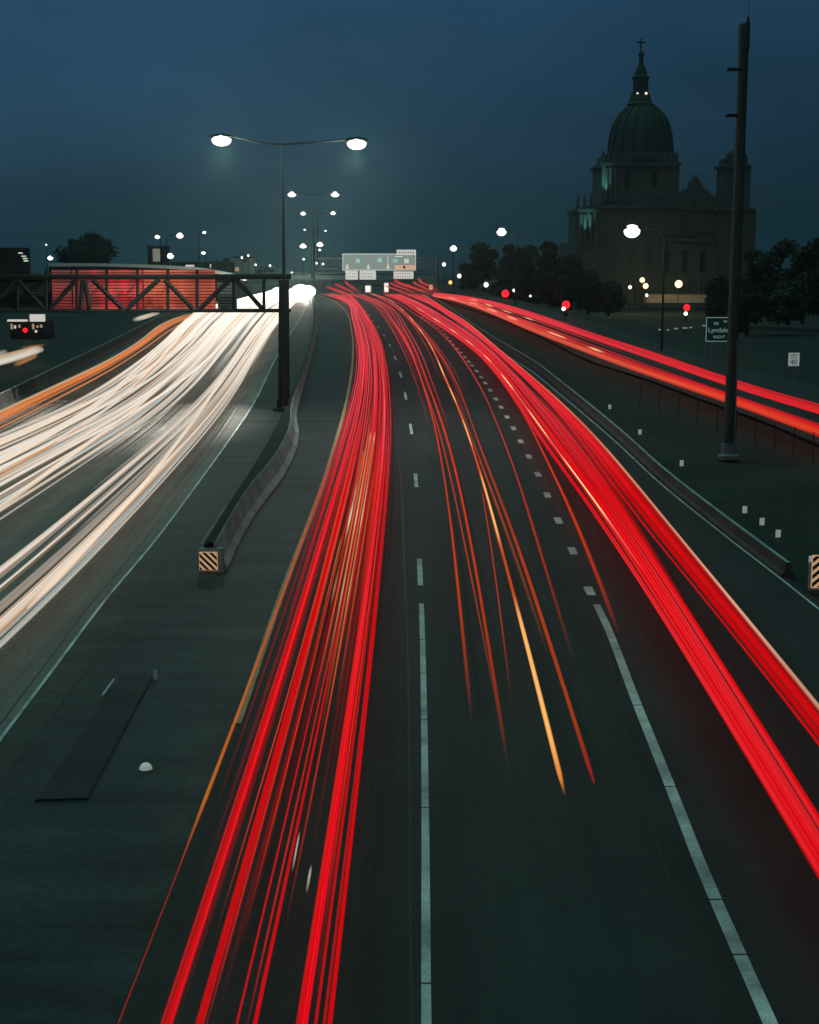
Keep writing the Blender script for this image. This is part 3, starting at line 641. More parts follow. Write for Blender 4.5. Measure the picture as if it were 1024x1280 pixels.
# right tower
rt = MB(); bbox(rt, 904, 208, 937, 262, 2, 8); bbox(rt, 901, 262, 941, 386, -1, 9); rtt = rt.build('tower', M_stone, ch)
for q in ((901.5, 205.5, 939.5, 209, 1.5, 8.5), (898.5, 259.5, 943.5, 263, -1.6, 9.6), (906, 198, 935, 205.5, 2.4, 7.6)): bbox(MB(), *q).build('cornice', M_stone, rtt); c = bl(920.5, 198, 5)
MB().lathe([(13.5 / KS, 0), (12.5 / KS, .7), (9 / KS, 1.4), (4 / KS, 1.9), (.8 / KS, 3.1)], (c.x, 5, c.z), 12).build('cap', M_copper, rtt)
def arch(mb, u, v0, v1, wpx, y):
    a = bl(u - wpx / 2, v1, y); b = bl(u + wpx / 2, v0, y); r_ = (b.x - a.x) / 2; cx = (a.x + b.x) / 2
    mb.extr(([(a.x, a.z), (b.x, a.z)] + [(cx + r_ * math.cos(t * math.pi / 8), b.z - r_ + r_ * math.sin(t * math.pi / 8)) for t in range(9)]), y - .12, y + .1)
for u, v0, v1, wpx, y, par in ((818, 213, 234, 8, 5, tower), (784, 213, 234, 8, 5, tower), (920, 218, 246, 9, 2, rtt), (920, 280, 310, 10, -1, rtt), (733, 275, 300, 9, -1.2, ch), (868, 250, 258, 6, 3.5, ch)):
    q = MB(); arch(q, u, v0, v1, wpx, y); q.build('window', M_dark, par)
for u in (768, 790, 812, 834, 856, 878):
    q = MB(); arch(q, u, 312, 340, 8, 0); q.build('window', M_dark, ch)
c = bl(868, 296); q = MB().bar((c.x, 3.8, c.z - 1), (c.x, 4.1, c.z - 1), 1.5, n=20); q.build('rose_window', M_dark, ch)
for u in (758, 764, 769.5): a = bl(u, 252, 4.6); b = bl(u, 210, 4.6); MB().bar((a.x, 4.6, a.z), (b.x, 4.6, b.z), .36, .32, 10).build('column', M_stone, ch)
for u in (724, 730, 737, 743.5): a = bl(u, 305); b = bl(u, 268); MB().bar((a.x, -1.6, a.z), (b.x, -1.6, b.z), .36, .32, 10).build('column', M_stone, ch)
for u in (787, 795, 847, 858, 872): a = bl(u, 386); b = bl(u, 350); MB().bar((a.x, -1.4, a.z), (b.x, -1.4, b.z), .5, .42, 10).build('column', M_stone, ch)
st = MB()
for k in range(4): bbox(st, 776 - k * 3, 383 - 3 + k * 1.6, 880 + k * 3, 387, -4 - k * .8, 0)
st.build('step', M_stone, ch)
for u, v, tx, ty in ((764, 252, 0, 0), (737, 303, 0, 0)):      # greenish floodlights on the west corners
    c = bl(u, v); lamp_light('floodlight', (c.x - 1.2, (2.2 if u > 750 else -4.2), c.z + .4), 2600, (.25, .95, .90), ch, spot=44, size=.1, rot=(R(152), 0, R(-8)))
# low lit wall along the forecourt
fp = at_depth(845, 379, 285)
fw = thing('forecourt_wall', fp, 'low warm-lit stone wall in front of the domed church', 'wall')
a = at_depth(806, 368, 285) - fp; b = at_depth(890, 378.5, 285) - fp
MB().box(((a.x + b.x) / 2, 0, (a.z + b.z) / 2), (b.x - a.x, .5, a.z - b.z)).build('wall', mat('warm pale stone', (.45, .36, .26), .85, var=.25, scale=.8), fw)
MB().box(((a.x + b.x) / 2, 0, a.z + .1), (b.x - a.x + .2, .7, .2)).build('coping', M_stone, fw)
M_amber = glow('amber globe', (1, .74, .46), 1.9)
GC = 'globe lamps in front of the church'
def globe_lamp(u, vb, v, D, r, label, power, m=M_amber, col=(1, .62, .30)):
    p = at_depth(u, vb, D); e = at_depth(u, v, D) - p; t = thing('globe_lamp', p, label, 'street lamp', GC)
    MB().bar((0, 0, -.1), (0, 0, e.z - r * .8), .07, .05, 8).build('pole', M_steel, t); MB().lathe([(.16, 0), (.16, .3), (.08, .5)], n=8).build('base', M_steel, t)
    MB().ball((0, 0, e.z), r, 12, 8).build('globe', m, t, smooth=True)
    if power: lamp_light('lamp_light', (0, -.1, e.z + r + .15), power, col, t, size=.2)
globe_lamp(802, 386, 350, 276, .50, 'globe lamp highest of those before the church', 380)
globe_lamp(806.5, 386, 357.5, 273,   .52, 'globe lamp close right of the highest one before the church', 0)
globe_lamp(847.5, 386, 355, 276, .72, 'biggest globe lamp before the church, above the red signal', 700)
globe_lamp(787, 386, 359, 277, .36, 'small globe lamp at the left of the church forecourt', 450)
globe_lamp(774.5, 386, 367, 279, .18, 'tiny globe lamp left of the church forecourt', 0)
globe_lamp(808, 386, 369, 274, .28, 'dim globe lamp low before the lit forecourt wall', 0, M_spk)
globe_lamp(961, 372, 361, 240, .20, 'lone small lamp among the dark trees at far right', 0, M_spk)

# ------------------------------------------------------------------ traffic signals
def signal(u, v, vb, D, r, label):
    p = at_depth(u, vb, D); e = at_depth(u, v, D) - p; t = thing('traffic_signal', p, label, 'traffic light', 'red traffic signals on the right')
    MB().bar((0, .2, -.1), (0, .2, e.z + .4), .07, n=8).build('pole', M_steel, t)
    hd = MB().box((0, .1, e.z - .45), (.44, .25, 1.3)).build('signal_head', M_black, t)
    MB().ball((0, -.05, e.z), r, 12, 8, (1, .5, 1)).build('red_lens', M_red, hd, smooth=True)
    for k in (1, 2): MB().ball((0, -.04, e.z - .42 * k), .15, 10, 6, (1, .4, 1)).build('dark_lens', M_dark, hd)
    lamp_light('signal_glow', (0, -.5, e.z), 60, (1, .05, .04), t, size=.2)
    return t
signal(707, 381, 412, 150, .42, 'red traffic signal left of the church, glowing largest')
signal(858, 384.5, 402, 215, .48, 'red traffic signal below the church forecourt wall')
signal(631.5, 367, 384, 212, .55, 'red traffic signal under the dark trees by the far side road')
def spark(u, v, D, r, label, cat, name, m=M_spk, vb=None, group=None):
    p = at_depth(u, vb or v + 6, D); e = at_depth(u, v, D) - p; t = thing(name, p, label, cat, group)
    MB().bar((0, .05, -.1), (0, .05, e.z), .05, n=6).build('post', M_steel, t)
    MB().ball((0, 0, e.z), r, 10, 6).build('lamp', m, t, smooth=True); return t
GF = 'distant small lights along the right road'
for u, v, D, r, m, lb in ((607.5, 356, 240, .42, M_ledwarm, 'round warm street light left of the pair under the trees'), (621.5, 362, 240, .46, M_ledwarm, 'round warm street light just left of the red signal'), (642.5, 363, 200, .22, M_ledwarm, 'small warm light on the slender pole before the trees'),
                    (574, 345, 260, .38, M_ledwarm, 'round warm light right of the guide sign gantry post'), (563, 353, 260, .34, M_spkam, 'dull amber light low right of the gantry post'), (555, 330.5, 260, .35, M_ledcool, 'white light beside the top of the gantry post'),
                    (663, 370, 220, .16, M_spk, 'tiny white light at the foot of the dark trees'), (704.5, 386, 149, .20, M_spk, 'white light beside the largest red signal'), (857, 392, 214, .28, M_spk, 'white light right under the red signal at the forecourt'), (741, 378, 250, .16, M_spk, 'narrow white light between the tree and the church steps')):
    spark(u, v, D, r, lb + '', 'light', 'small_light', m, vb=max(v + 8, 374), group=GF)
for u, v, lb in ((338 / 1, 332, 'small far light left of the median lamp post'), (320, 331, 'small far light right of the box building'), (404, 330, 'small far light low on the median, rightmost'), (396, 329, 'small far light low on the median, leftmost of three'), (380, 324, 'small far light above the white headlight glare'), (365, 341, 'small far light just over the glare'), (387, 345, 'small far light over the overpass end'), (400, 312.5, 'small lamp right below the low twin street lamp'), (303, 322, 'small rooftop light on the box building'), (311, 319.5, 'small rooftop light right over the box building')):
    spark(u, v, 300, .24, lb, 'light', 'small_light', M_ledwarm, vb=350, group='distant small lights over the median')

# ------------------------------------------------------------------ tall pole and signs on the right verge
pp = on_road(911, 572); PD = pp.y
tp = thing('utility_pole', pp, 'tall dark utility pole on the right verge with two short brackets', 'pole')
def pl(u, v, dy=0): return at_depth(u, v, PD) - pp + Vector((0, dy, 0))
tz = pl(930, 30).z
MB().bar((0, 0, -.2), (0, 0, tz), .23, .18, 14).build('pole', M_wood, tp)
MB().bar((.12, 0, tz - .02), (.12, 0, tz + .28), .1, .03, 8).add(MB().bar((0, 0, tz - .9), (0, 0, tz - .05), .21, .21, 12).v, MB().bar((0, 0, 0), (0, 0, 1), .2, .2, 12).f).build('cap', M_wood, tp)
MB().bar((.14, .05, tz), (.15, .05, tz + 1.0), .012, n=5).build('rod', M_galv, tp)
for v in (87.5, 145):
    c = pl(926, v); q = MB(); q.bar((0, -.1, c.z), (-.50, -.1, c.z + .02), .055, n=6); q.box((-.45, -.1, c.z), (.3, .14, .10)); q.build('bracket', M_steel, tp)
MB().lathe([(.40, -.05), (.40, .1), (.30, .16), (.30, .55)], n=12).build('base', M_galv, tp)
c = pl(929, 403); MB().box((.38, 0, c.z), (.36, .3, 1.0)).build('meter_box', M_steel, tp)
c = pl(922, 424); MB().box((.28, -.05, c.z), (.22, .22, .5)).build('meter_box', M_galv, tp)
MB().bar((.16, -.2, .4), (.13, -.2, c.z), .03, n=6).build('conduit', M_galv, tp)

D_ = 96; p = at_depth(905, 470, D_)
gs = thing('guide_sign', p, 'green guide sign reading Lyndale, half hidden by the tall pole', 'sign')
a = at_depth(882.5, 396, D_) - p; b = at_depth(927, 427.5, D_) - p
for x in (a.x + .5, b.x - .5): MB().bar((x, .1, -.3), (x, .1, a.z), .05, n=6).build('post', M_galv, gs)
fc = MB().box(((a.x + b.x) / 2, 0, (a.z + b.z) / 2), (b.x - a.x, .06, a.z - b.z)).build('sign_face', M_sgreen, gs)
bb = MB(); W_, H_ = b.x - a.x, a.z - b.z; cx, cz_ = (a.x + b.x) / 2, (a.z + b.z) / 2
for x, z, dx, dz in ((cx, a.z - .05, W_ - .06, .045), (cx, b.z + .05, W_ - .06, .045), (a.x + .05, cz_, .045, H_ - .14), (b.x - .05, cz_, .045, H_ - .14)): bb.box((x, -.036, z), (dx, .012, dz))
bb.build('border', M_sdim, fc)
text_mesh('legend', '94', .34, M_sdim, fc, (a.x + .68, -.04, a.z - .46)); text_mesh('legend', 'W', .26, M_sdim, fc, (a.x + 1.28, -.04, a.z - .32))
text_mesh('legend', 'Lyndale', .44, M_sdim, fc, (a.x + .16, -.04, cz_ - .05), align='LEFT'); text_mesh('legend', 'RIGHT', .27, M_sdim, fc, (a.x + .92, -.04, b.z + .32))
D_ = 84; p = at_depth(992.5, 486, D_)
ss = thing('speed_limit_sign', p, 'small white speed limit 40 sign on a post at far right', 'sign')
a = at_depth(986, 441, D_) - p; b = at_depth(999, 457.5, D_) - p; MB().bar((0, .05, -.3), (0, .05, a.z), .03, n=6).build('post', M_galv, ss)
cx, cz_ = (a.x + b.x) / 2, (a.z + b.z) / 2
fc = MB().box((cx, 0, cz_), (b.x - a.x, .03, a.z - b.z)).build('sign_face', mat('dim white sheeting', (.5, .52, .5), .5, emit=(.17, .20, .19), es=1), ss)  # face emission stands in for light on the sheeting
text_mesh('legend', 'SPEED', .16, M_hazk, fc, (cx, -.02, a.z - .13)); text_mesh('legend', 'LIMIT', .16, M_hazk, fc, (cx, -.02, a.z - .28)); text_mesh('legend', '40', .42, M_hazk, fc, (cx, -.02, b.z + .22))

# delineators behind the right barrier
first = None
for i, (u, v) in enumerate(((762, 508.5), (799.5, 540), (851.5, 579), (930, 637), (951.5, 652), (971.5, 667), (1013, 700))):
    v2 = v + 26 * (v - 300) / 300; p = on_road(u, v2); h = (at_depth(u, v, p.y) - p).z
    if first is None or True:
        t = thing('delineator', p, ('white square delineator behind the right barrier, ' + ('farthest of the row', 'second farthest of the row', 'lone one in the middle of the row', 'first of the close trio', 'middle of the close trio', 'last of the close trio', 'just above the striped board')[i]), 'delineator', 'delineators behind the right barrier')
        MB().bar((0, .03, -.05), (0, .03, h), .022, n=6).build('post', M_galv, t)
        MB().box((0, 0, h), (.13, .02, .20)).build('reflector', M_white, t)
p = on_road(1033, 738)
hz = thing('hazard_marker', p, 'orange and black striped hazard board at the right edge', 'hazard board')
MB().box((0, .1, .33), (.80, .14, .68)).build('nose', M_conc, hz); MB().box((0, .0, .46), (.74, .05, .80)).build('board', M_hazo, hz)
stripes(-.36, .36, .08, .84, -.026, .85, .2, .10, hz.children[1])

# crash cushion lying on the near median, reflector dome
q0, q1, q2, q3 = on_road(42, 1002), on_road(112, 1000), on_road(192, 848), on_road(150, 848)
cc = thing('crash_cushion', (q0 + q1) / 2, 'long dark segmented crash cushion on the near median pavement', 'crash cushion')
o0 = cc.location
M_cc2 = mat('worn cushion shell', (.011, .013, .012), .7, var=.5, scale=2.2)
M_cc = mat('dark cushion shell', (.006, .007, .007), .7, var=.3, scale=3)
for k in range(7):
    t0, t1 = k / 7 + .0006, (k + 1) / 7 - .0006; h = .035
    L0, L1 = q0.lerp(q3, t0) - o0, q0.lerp(q3, t1) - o0; R0, R1 = q1.lerp(q2, t0) - o0, q1.lerp(q2, t1) - o0; up = Vector((0, 0, h)); ins = .06
    vs = [L0, R0, R1, L1, L0.lerp(R0, ins) + up, R0.lerp(L0, ins) + up, R1.lerp(L1, ins) + up, L1.lerp(R1, ins) + up]
    MB().add(vs, [(3, 2, 1, 0), (4, 5, 6, 7), (0, 1, 5, 4), (1, 2, 6, 5), (2, 3, 7, 6), (3, 0, 4, 7)]).build('segment', M_cc if k % 2 else M_cc2, cc)
e = q2 - o0; MB().box((e.x + .06, e.y - .1, .16), (.07, .03, .30)).build('reflector', mat('dim reflector', (.5, .52, .5), .5, var=.2), cc)
l0 = q3 - o0; MB().bar(l0.lerp(q0 - o0, .06) + Vector((-.03, 0, .10)), l0.lerp(q0 - o0, .22) + Vector((-.03, 0, .10)), .02, n=5).build('edge_strip', mat('dim reflector', (.5, .52, .5)), cc)
p = on_road(182.5, 962)
dm = thing('reflector_dome', p, 'small white dome-shaped road stud on the dark median pavement', 'road stud')
MB().lathe([(.10, 0), (.10, .03), (.085, .07), (.055, .10), (.01, .115)], n=18).build('dome', M_white, dm, smooth=False); MB().lathe([(.115, -.01), (.115, .012), (.10, .014)], n=18).build('base_ring', M_galv, dm)
# wire fence on the verge beyond the tall pole
fe = thing('wire_fence', on_road(880, 590), 'faint wire fence along the dark right verge', 'fence')
fo = fe.location; fwr = MB(); prev = None
for i in range(16):
    q = on_road(800 + i * 24, 506 + i * 7.6, 0); p = q - fo; p.z = terr(q.x, q.y) - fo.z
    MB().bar((p.x, p.y, -.1 + p.z), (p.x, p.y, p.z + 1.05), .018, n=6).build('post', M_black, fe)
    if prev is not None:
        for h in (.35, .7, 1.0): fwr.bar(prev + Vector((0, 0, h)), p + Vector((0, 0, h)), .008, n=4)
    prev = p
fwr.build('wire', M_steel, fe)
# little bright marker stones by the side road
for i, (u, v) in enumerate(((804, 413.5), (814, 412.5), (825.5, 412.6), (835, 413), (845, 411.3), (856, 410.5), (863, 410), (880, 407.5))):
    D_ = 165; p = at_depth(u, v + 7, D_); t = thing('kerb_marker', p, 'small white kerb marker in the row of glints left of the guide sign', 'marker', 'white kerb markers left of the guide sign')
    MB().bar((0, 0, -.1), (0, 0, .6), .05, n=6).build('post', M_steel, t); MB().box((0, -.05, .68), (.28 + .12 * (i % 3), .05, .14)).build('reflector', M_white, t)

# ------------------------------------------------------------------ trees
def tree(u, vtop, wpx, vb, D, label, group, m, n=2600, seed=0, dens=1.0, low=.18):
    rg = np.random.RandomState(seed + 11); p = at_depth(u, vb, D); top = (at_depth(u, vtop, D) - p).z; rad = wpx / 2 * D / F
    t = thing('tree', p, label, 'tree', group)
    tk = MB(); tk.path([(0, 0, -.4), (.1, 0, top * .3), (0, .1, top * .55), (.1, 0, top * .8)], [.32, .24, .15, .05], 7)
    cl = []; nc = 20
    for k in range(nc):
        a = rg.uniform(0, 6.28); zz = top * (low + .12 + (1 - low - .22) * rg.rand()); f_ = math.sin(math.pi * min(1, max(.12, (zz / top - low + .1) / (1.12 - low)))) ** .6
        r_ = rad * f_ * math.sqrt(rg.rand()) * .78; c = np.array([r_ * math.cos(a), r_ * math.sin(a), zz]); cl.append((c, rad * rg.uniform(.34, .56)))
        if k < 8: tk.bar((0, 0, min(zz * .6, top * .55)), tuple(c), .09, .03, 5)
    cl.append((np.array([0, 0, top * .86]), rad * .34))
    tk.build('trunk', M_bark, t)
    V = []; per = n // len(cl); sz = max(.2, .07 * rad + .12)
    for c, r_ in cl:
        d = rg.normal(size=(per, 3)); d /= np.linalg.norm(d, axis=1)[:, None]; q = c + d * r_ * (rg.rand(per, 1) ** .45) * np.array([1, 1, .8])
        V.append(q)
    V = np.concatenate(V); V = V[(V[:, 2] < top) & (V[:, 2] > top * low * .6)]; k = len(V)
    x = rg.normal(size=(k, 3)); x /= np.linalg.norm(x, axis=1)[:, None]; y = np.cross(x, rg.normal(size=(k, 3))); y /= np.linalg.norm(y, axis=1)[:, None]
    s = sz * rg.uniform(.6, 1.3, (k, 1)); vv = np.stack([V - x * s, V - y * s * .55, V + x * s, V + y * s * .55], 1).reshape(-1, 3)
    me = bpy.data.meshes.new('crown'); me.from_pydata(vv.tolist(), [], [(4 * i, 4 * i + 1, 4 * i + 2, 4 * i + 3) for i in range(k)]); me.materials.append(m)
    o = bpy.data.objects.new('crown', me); COL.objects.link(o); o.parent = t
GT = 'dark trees between the road and the church'
for i, (u, vt, wp, D, lb) in enumerate(((583, 326, 30, 250, 'shortest dark tree at the left end of the tree belt'), (604, 304, 46, 240, 'broad dark tree behind the twin warm street lights'), (636, 300, 52, 232, 'tall dark tree behind the slender lamp pole'),
        (664, 306, 48, 236, 'dark tree between the slender lamp and the largest red signal'), (688, 297, 50, 228, 'tallest dark tree left of the church'), (712, 317, 44, 222, 'dark tree beside the church west corner'), (735, 338, 40, 232, 'low dark tree hiding the foot of the church west corner'), (760, 352, 40, 236, 'lowest dark bushy tree in front of the church wall'))):
    tree(u, vt, wp, 392, D, lb, GT, M_leaf2, seed=i, low=.04, n=6500)
GT2 = 'dark trees at the right behind the tall pole'
for i, (u, vt, wp, D, lb) in enumerate(((900, 345, 40, 225, 'low dark tree left of the tall pole at the church tower foot'), (944, 312, 50, 205, 'dark tree just right of the tall pole'), (972, 297, 60, 200, 'tallest dark tree right of the tall pole'), (1003, 302, 56, 196, 'dark rounded tree near the right edge'), (1032, 293, 60, 192, 'dark tree cut by the right edge'), (985, 352, 70, 180, 'low dark bush tree behind the speed limit sign'), (930, 368, 50, 176, 'low dark bush tree behind the guide sign'))):
    tree(u, vt, wp, 402, D, lb, GT2, M_leaf, seed=20 + i, low=.04, n=6500)
for i, (u, vt, wp, D, lb) in enumerate(((96, 297, 44, 215, 'dark broad tree behind the left end of the red panels'), (124, 288, 48, 220, 'tallest dark tree above the red panels'))):
    tree(u, vt, wp, 366, D, lb, 'dark trees above the red panels', M_leaf2, seed=40 + i, low=.3)
for i, (u, vt, wp, D, lb) in enumerate(((272, 326, 26, 420, 'small dark tree left of the box building'), (285, 320, 20, 420, 'dark slim tree touching the box building'), (330, 333, 40, 430, 'low hazy tree right of the box building'))):
    tree(u, vt, wp, 356, D, lb, 'small trees near the box building', M_leaf2, seed=60 + i, low=.1, n=1400)

# ------------------------------------------------------------------ streaks of light left by the traffic
WS = {'streaks in the middle outbound lane': .225, 'headlight streaks on the inbound lanes': .27, 'tail-light streaks in the left outbound lane': .205, 'tail-light streaks in the exit lane': .28, 'tail-light streaks along the right shoulder': .34, 'tail-light streaks on the right side road': .44}
RED_N, RED_F = (.73, .0010, .0035), (.86, .050, .074)
def streak(us, r0, r1, z, wd, cols, alpha, label, group, cat='light streak', name='red_light_streak', fade=(0, 0), pulse=None, wob=0, seed=0, step=2.2, hh=.8, tone=0):
    """us(row) -> photo column; rows r0 (far) < r1 (near); cols = [(row, rgb)...]; a closed round streak at lamp height"""
    rg = np.random.RandomState(seed); Y1 = on_road(512, r0, z).y; Y0 = on_road(512, r1, z).y; step = .8 if pulse else step
    n = max(6, int((Y1 - Y0) / step)); Ys = np.linspace(Y0, Y1, n); ph = rg.uniform(0, 6.28, 4)
    P = np.zeros((n, 3)); rows = np.zeros(n)
    for i, Y in enumerate(Ys):
        r, d = row_of(Y, G * Y + z); rows[i] = r; x = (float(us(r)) - 512) * d / F
        P[i] = (x + wob * (math.sin(Y * .035 + ph[0]) + .5 * math.sin(Y * .09 + ph[1])), Y, G * Y + z)
    for _ in range(22 if step > 1 else 120): P[1:-1, 0] = (P[:-2, 0] + 2 * P[1:-1, 0] + P[2:, 0]) / 4
    T = np.gradient(P, axis=0); T /= np.linalg.norm(T, axis=1)[:, None]; q = np.stack([T[:, 1], -T[:, 0], np.zeros(n)], 1); q /= np.linalg.norm(q, axis=1)[:, None]; u = np.cross(q, T)
    kk = 12; an = np.arange(kk) * 2 * math.pi / kk; cr = [c[0] for c in cols]; cc_ = np.array([c[1] for c in cols])
    wv = wd * WS.get(group, .5) * (1 + .18 * np.sin(Ys * .11 + ph[2])); wv[0] *= .35; wv[-1] *= .35
    col = np.stack([np.interp(rows, cr, cc_[:, k]) for k in range(3)], 1)
    al = np.full(n, alpha) * (1 + .22 * np.sin(Ys * .06 + ph[3]) + .12 * np.sin(Ys * .31 + ph[1]))
    if fade[1]: al *= np.clip((r1 - rows) / fade[1], 0, 1) ** 1.3
    if fade[0]: al *= np.clip((rows - r0) / fade[0], 0, 1) ** .8
    if pulse is not None:
        pr, pc, pa = pulse; on = np.array([any(a <= r <= b for a, b in pr) for r in rows], float)
        for _ in range(2): on[1:-1] = (on[:-2] + 2 * on[1:-1] + on[2:]) / 4
        col = col * (1 - on[:, None]) + np.array(pc) * on[:, None]; al = al * (1 - on) + pa * on; wv = wv * (1 + .1 * on)
    V = (P[:, None, :] + q[:, None, :] * (np.cos(an)[None, :, None] * wv[:, None, None]) + u[:, None, :] * (np.sin(an)[None, :, None] * wv[:, None, None] * hh)).reshape(-1, 3)
    o0_ = P[0].copy(); fs = [(i * kk + j, (i + 1) * kk + j, (i + 1) * kk + (j + 1) % kk, i * kk + (j + 1) % kk) for i in range(n - 1) for j in range(kk)]
    fs += [tuple(range(kk)), tuple((n - 1) * kk + j for j in range(kk - 1, -1, -1))]
    me = bpy.data.meshes.new(name); me.from_pydata((V - o0_).tolist(), [], fs); me.materials.append(M_streak); me.shade_smooth()
    at = me.attributes.new('glow', 'FLOAT_COLOR', 'POINT'); C4 = np.repeat(np.concatenate([col, al[:, None]], 1), kk, axis=0).reshape(n, kk, 4); C4[:, :, 3] *= rg.uniform(.45, 1.1, (1, kk)); C4[:, :, :3] *= rg.uniform(.88, 1.08, (1, kk, 1)); C4[:, :, 3] = np.clip(C4[:, :, 3], 0, 1)
    at.data.foreach_set('color', C4.astype(np.float32).ravel())
    at = me.attributes.new('along', 'FLOAT_VECTOR', 'POINT'); at.data.foreach_set('vector', np.repeat(T, kk, axis=0).astype(np.float32).ravel())
    o = bpy.data.objects.new(name, me); COL.objects.link(o); o.location = o0_
    return tag(o, label, cat, group)
def bundle(LF, RT):
    l_, r_ = srt(LF), srt(RT)
    return lambda f_, s=0: (lambda row: hermite(*l_, row) * (1 - f_) + hermite(*r_, row) * f_)
rgs = np.random.RandomState(3)
def rcol(k=0., dim=1.):
    n_ = tuple(c * dim for c in (RED_N[0], RED_N[1] + .002 * k, RED_N[2] + .003 * k)); f_ = (RED_F[0], RED_F[1] * (.5 + k), RED_F[2] * (.5 + k))
    return [(366, f_), (470, tuple((a + b) / 2 for a, b in zip(n_, f_))), (620, n_), (1500, n_)]

# A: left lane
AL = [(403, 368), (428, 375.5), (437, 396), (443.5, 424), (445, 454), (441, 482), (432, 518), (418, 558), (401.5, 608), (386, 654), (366, 705), (345.7, 763), (334, 800), (295, 909), (265, 987), (225.6, 1081), (186, 1171), (145, 1278), (60, 1500)]
AR = [(440, 368), (446, 375.5), (458, 391), (467.6, 406), (478, 429), (483, 454), (486.6, 482), (488.7, 518), (489.7, 558), (486.6, 608), (481, 674), (477.7, 712), (474, 763), (469, 800), (460, 890), (449, 1010), (435.6, 1100), (424, 1212), (417, 1280), (392, 1500)]
bA = bundle(AL, AR); GA = 'tail-light streaks in the left outbound lane'
streak(bA(.0), 585, 1092, .72, .13, [(585, (.45, .10, .03)), (800, (.62, .09, .01)), (1000, (.66, .19, .015)), (1092, (.55, .12, .01))], .75, 'orange indicator streak along the left edge of the left-lane bundle', GA, name='orange_light_streak', fade=(120, 40), seed=1)
streak(bA(.004), 600, 1500, .70, .05, [(600, (.6, .03, .01)), (1500, (.40, .008, .006))], .75, 'thin dull red streak leaving the orange streak, leftmost at the bottom edge', GA, fade=(60, 0), seed=2)
NEAR = [(.24, .27, .97, 'wide bright red streak, second from left at the bottom edge'), (.365, .24, .9, 'wide bright red streak, third from left at the bottom edge'), (.63, .12, .8, 'single red streak left of the white flecks at the bottom'), (.865, .25, .98, 'thickest brightest red streak right of the white flecks'), (.925, .08, .5, 'faint thin red streak hugging the thickest one'), (.985, .12, .85, 'rightmost red streak of the left lane at the bottom edge')]
for i, (f_, wd, al, lb) in enumerate(NEAR):
    streak(bA(f_), 367, 1500, .75 + .02 * i, wd, rcol(.3), al, lb, GA, wob=.02, seed=10 + i)
for i, (f_, wd, al, r1, dim) in enumerate(((.10, .10, .6, 1040, .55), (.15, .13, .55, 1120, .5), (.285, .2, .35, 1300, .6), (.41, .2, .45, 1250, .6), (.45, .14, .6, 1290, .5), (.49, .24, .5, 1200, .45), (.545, .20, .5, 1050, .5), (.585, .20, .5, 960, .5), (.76, .12, .5, 1090, .45), (.80, .14, .55, 1010, .55), (.895, .22, .55, 1280, .7), (.95, .18, .7, 1020, .75))):
    streak(bA(f_), 367, r1, .62 + .03 * (i % 4), wd, rcol(.1, dim), al * .62, 'dull red streak fading out among the brighter ones of the left lane', GA, fade=(0, 330), wob=.03, seed=30 + i)
for i in range(20):
    f_ = .045 + i * .0482 + rgs.uniform(-.012, .012); r1 = rgs.uniform(640, 860); k = rgs.choice([.2, .5, 1.0, 1.3])
    streak(bA(f_), 366.5 + rgs.uniform(0, 2), r1, rgs.uniform(.6, 1.0), rgs.uniform(.10, .26), rcol(k), rgs.uniform(.55, .9), 'red streak packed into the far half of the left lane', GA, fade=(0, 190), wob=.05, seed=50 + i)
for i in range(5):
    f_ = .12 + i * .18
    streak(bA(f_), 370, 640, .9, .07, [(366, (1.2, .30, .34)), (640, (1.0, .06, .09))], .75, 'thin pink-hot streak in the far part of the left lane', GA, name='pink_light_streak', fade=(0, 150), wob=.05, seed=80 + i)
for i, (f0, r0, r1, wd, c, lb) in enumerate(((.60, 538, 860, .11, (.62, .36, .17), 'tan broken streak starting mid-bundle in the left lane, left one'), (.675, 538, 900, .10, (.60, .33, .14), 'tan broken streak starting mid-bundle in the left lane, right one'), (.45, 668, 830, .07, (.70, .28, .06), 'short amber streak low in the left half of the left lane'), (.53, 560, 760, .16, (.55, .12, .02), 'wide dull orange streak in the middle of the left lane'))):
    streak(bA(f0), r0, r1, 1.05, wd, [(r0, c), (r1, (c[0] * .8, c[1] * .5, c[2] * .3))], .62, lb, GA, name='tan_light_streak', fade=(12, 160), pulse=([(545, 552), (612, 622), (634, 660), (735, 745)], (.85, .62, .40), .8), wob=.03, seed=90 + i)
for i, f_ in enumerate((.215, .265, .34, .39, .43, .50, .56, .615, .70, .82, .845, .905, .955)):
    k = i % 3; streak(bA(f_), 520, (1500, 1330, 1180)[k], .7 + .02 * i, .075, [(520, (.95, .05, .07)), (760, (.80, .02 * k + .004, .010)), (1500, (.5, .006, .008))], .72, 'fine red line between the wide streaks of the left lane', GA, fade=(60, (0, 200, 260)[k]), wob=.025, seed=400 + i)
for i, (f_, r0, r1, c) in enumerate(((.33, 520, 800, (.80, .13, .03)), (.40, 560, 900, (.75, .10, .02)), (.55, 500, 880, (.80, .22, .05)), (.62, 560, 820, (.72, .30, .10)), (.66, 540, 940, (.75, .20, .04)), (.73, 580, 900, (.70, .14, .03)), (.80, 540, 800, (.75, .09, .02)))):
    streak(bA(f_), r0, r1, 1.0, .11, [(r0, (c[0], c[1] * .8, c[2])), (r1, (c[0] * .7, c[1] * .45, c[2] * .5))], .72, 'dull orange strand threading the middle of the left lane', GA, name='orange_light_streak', fade=(60, 200), wob=.03, seed=430 + i)
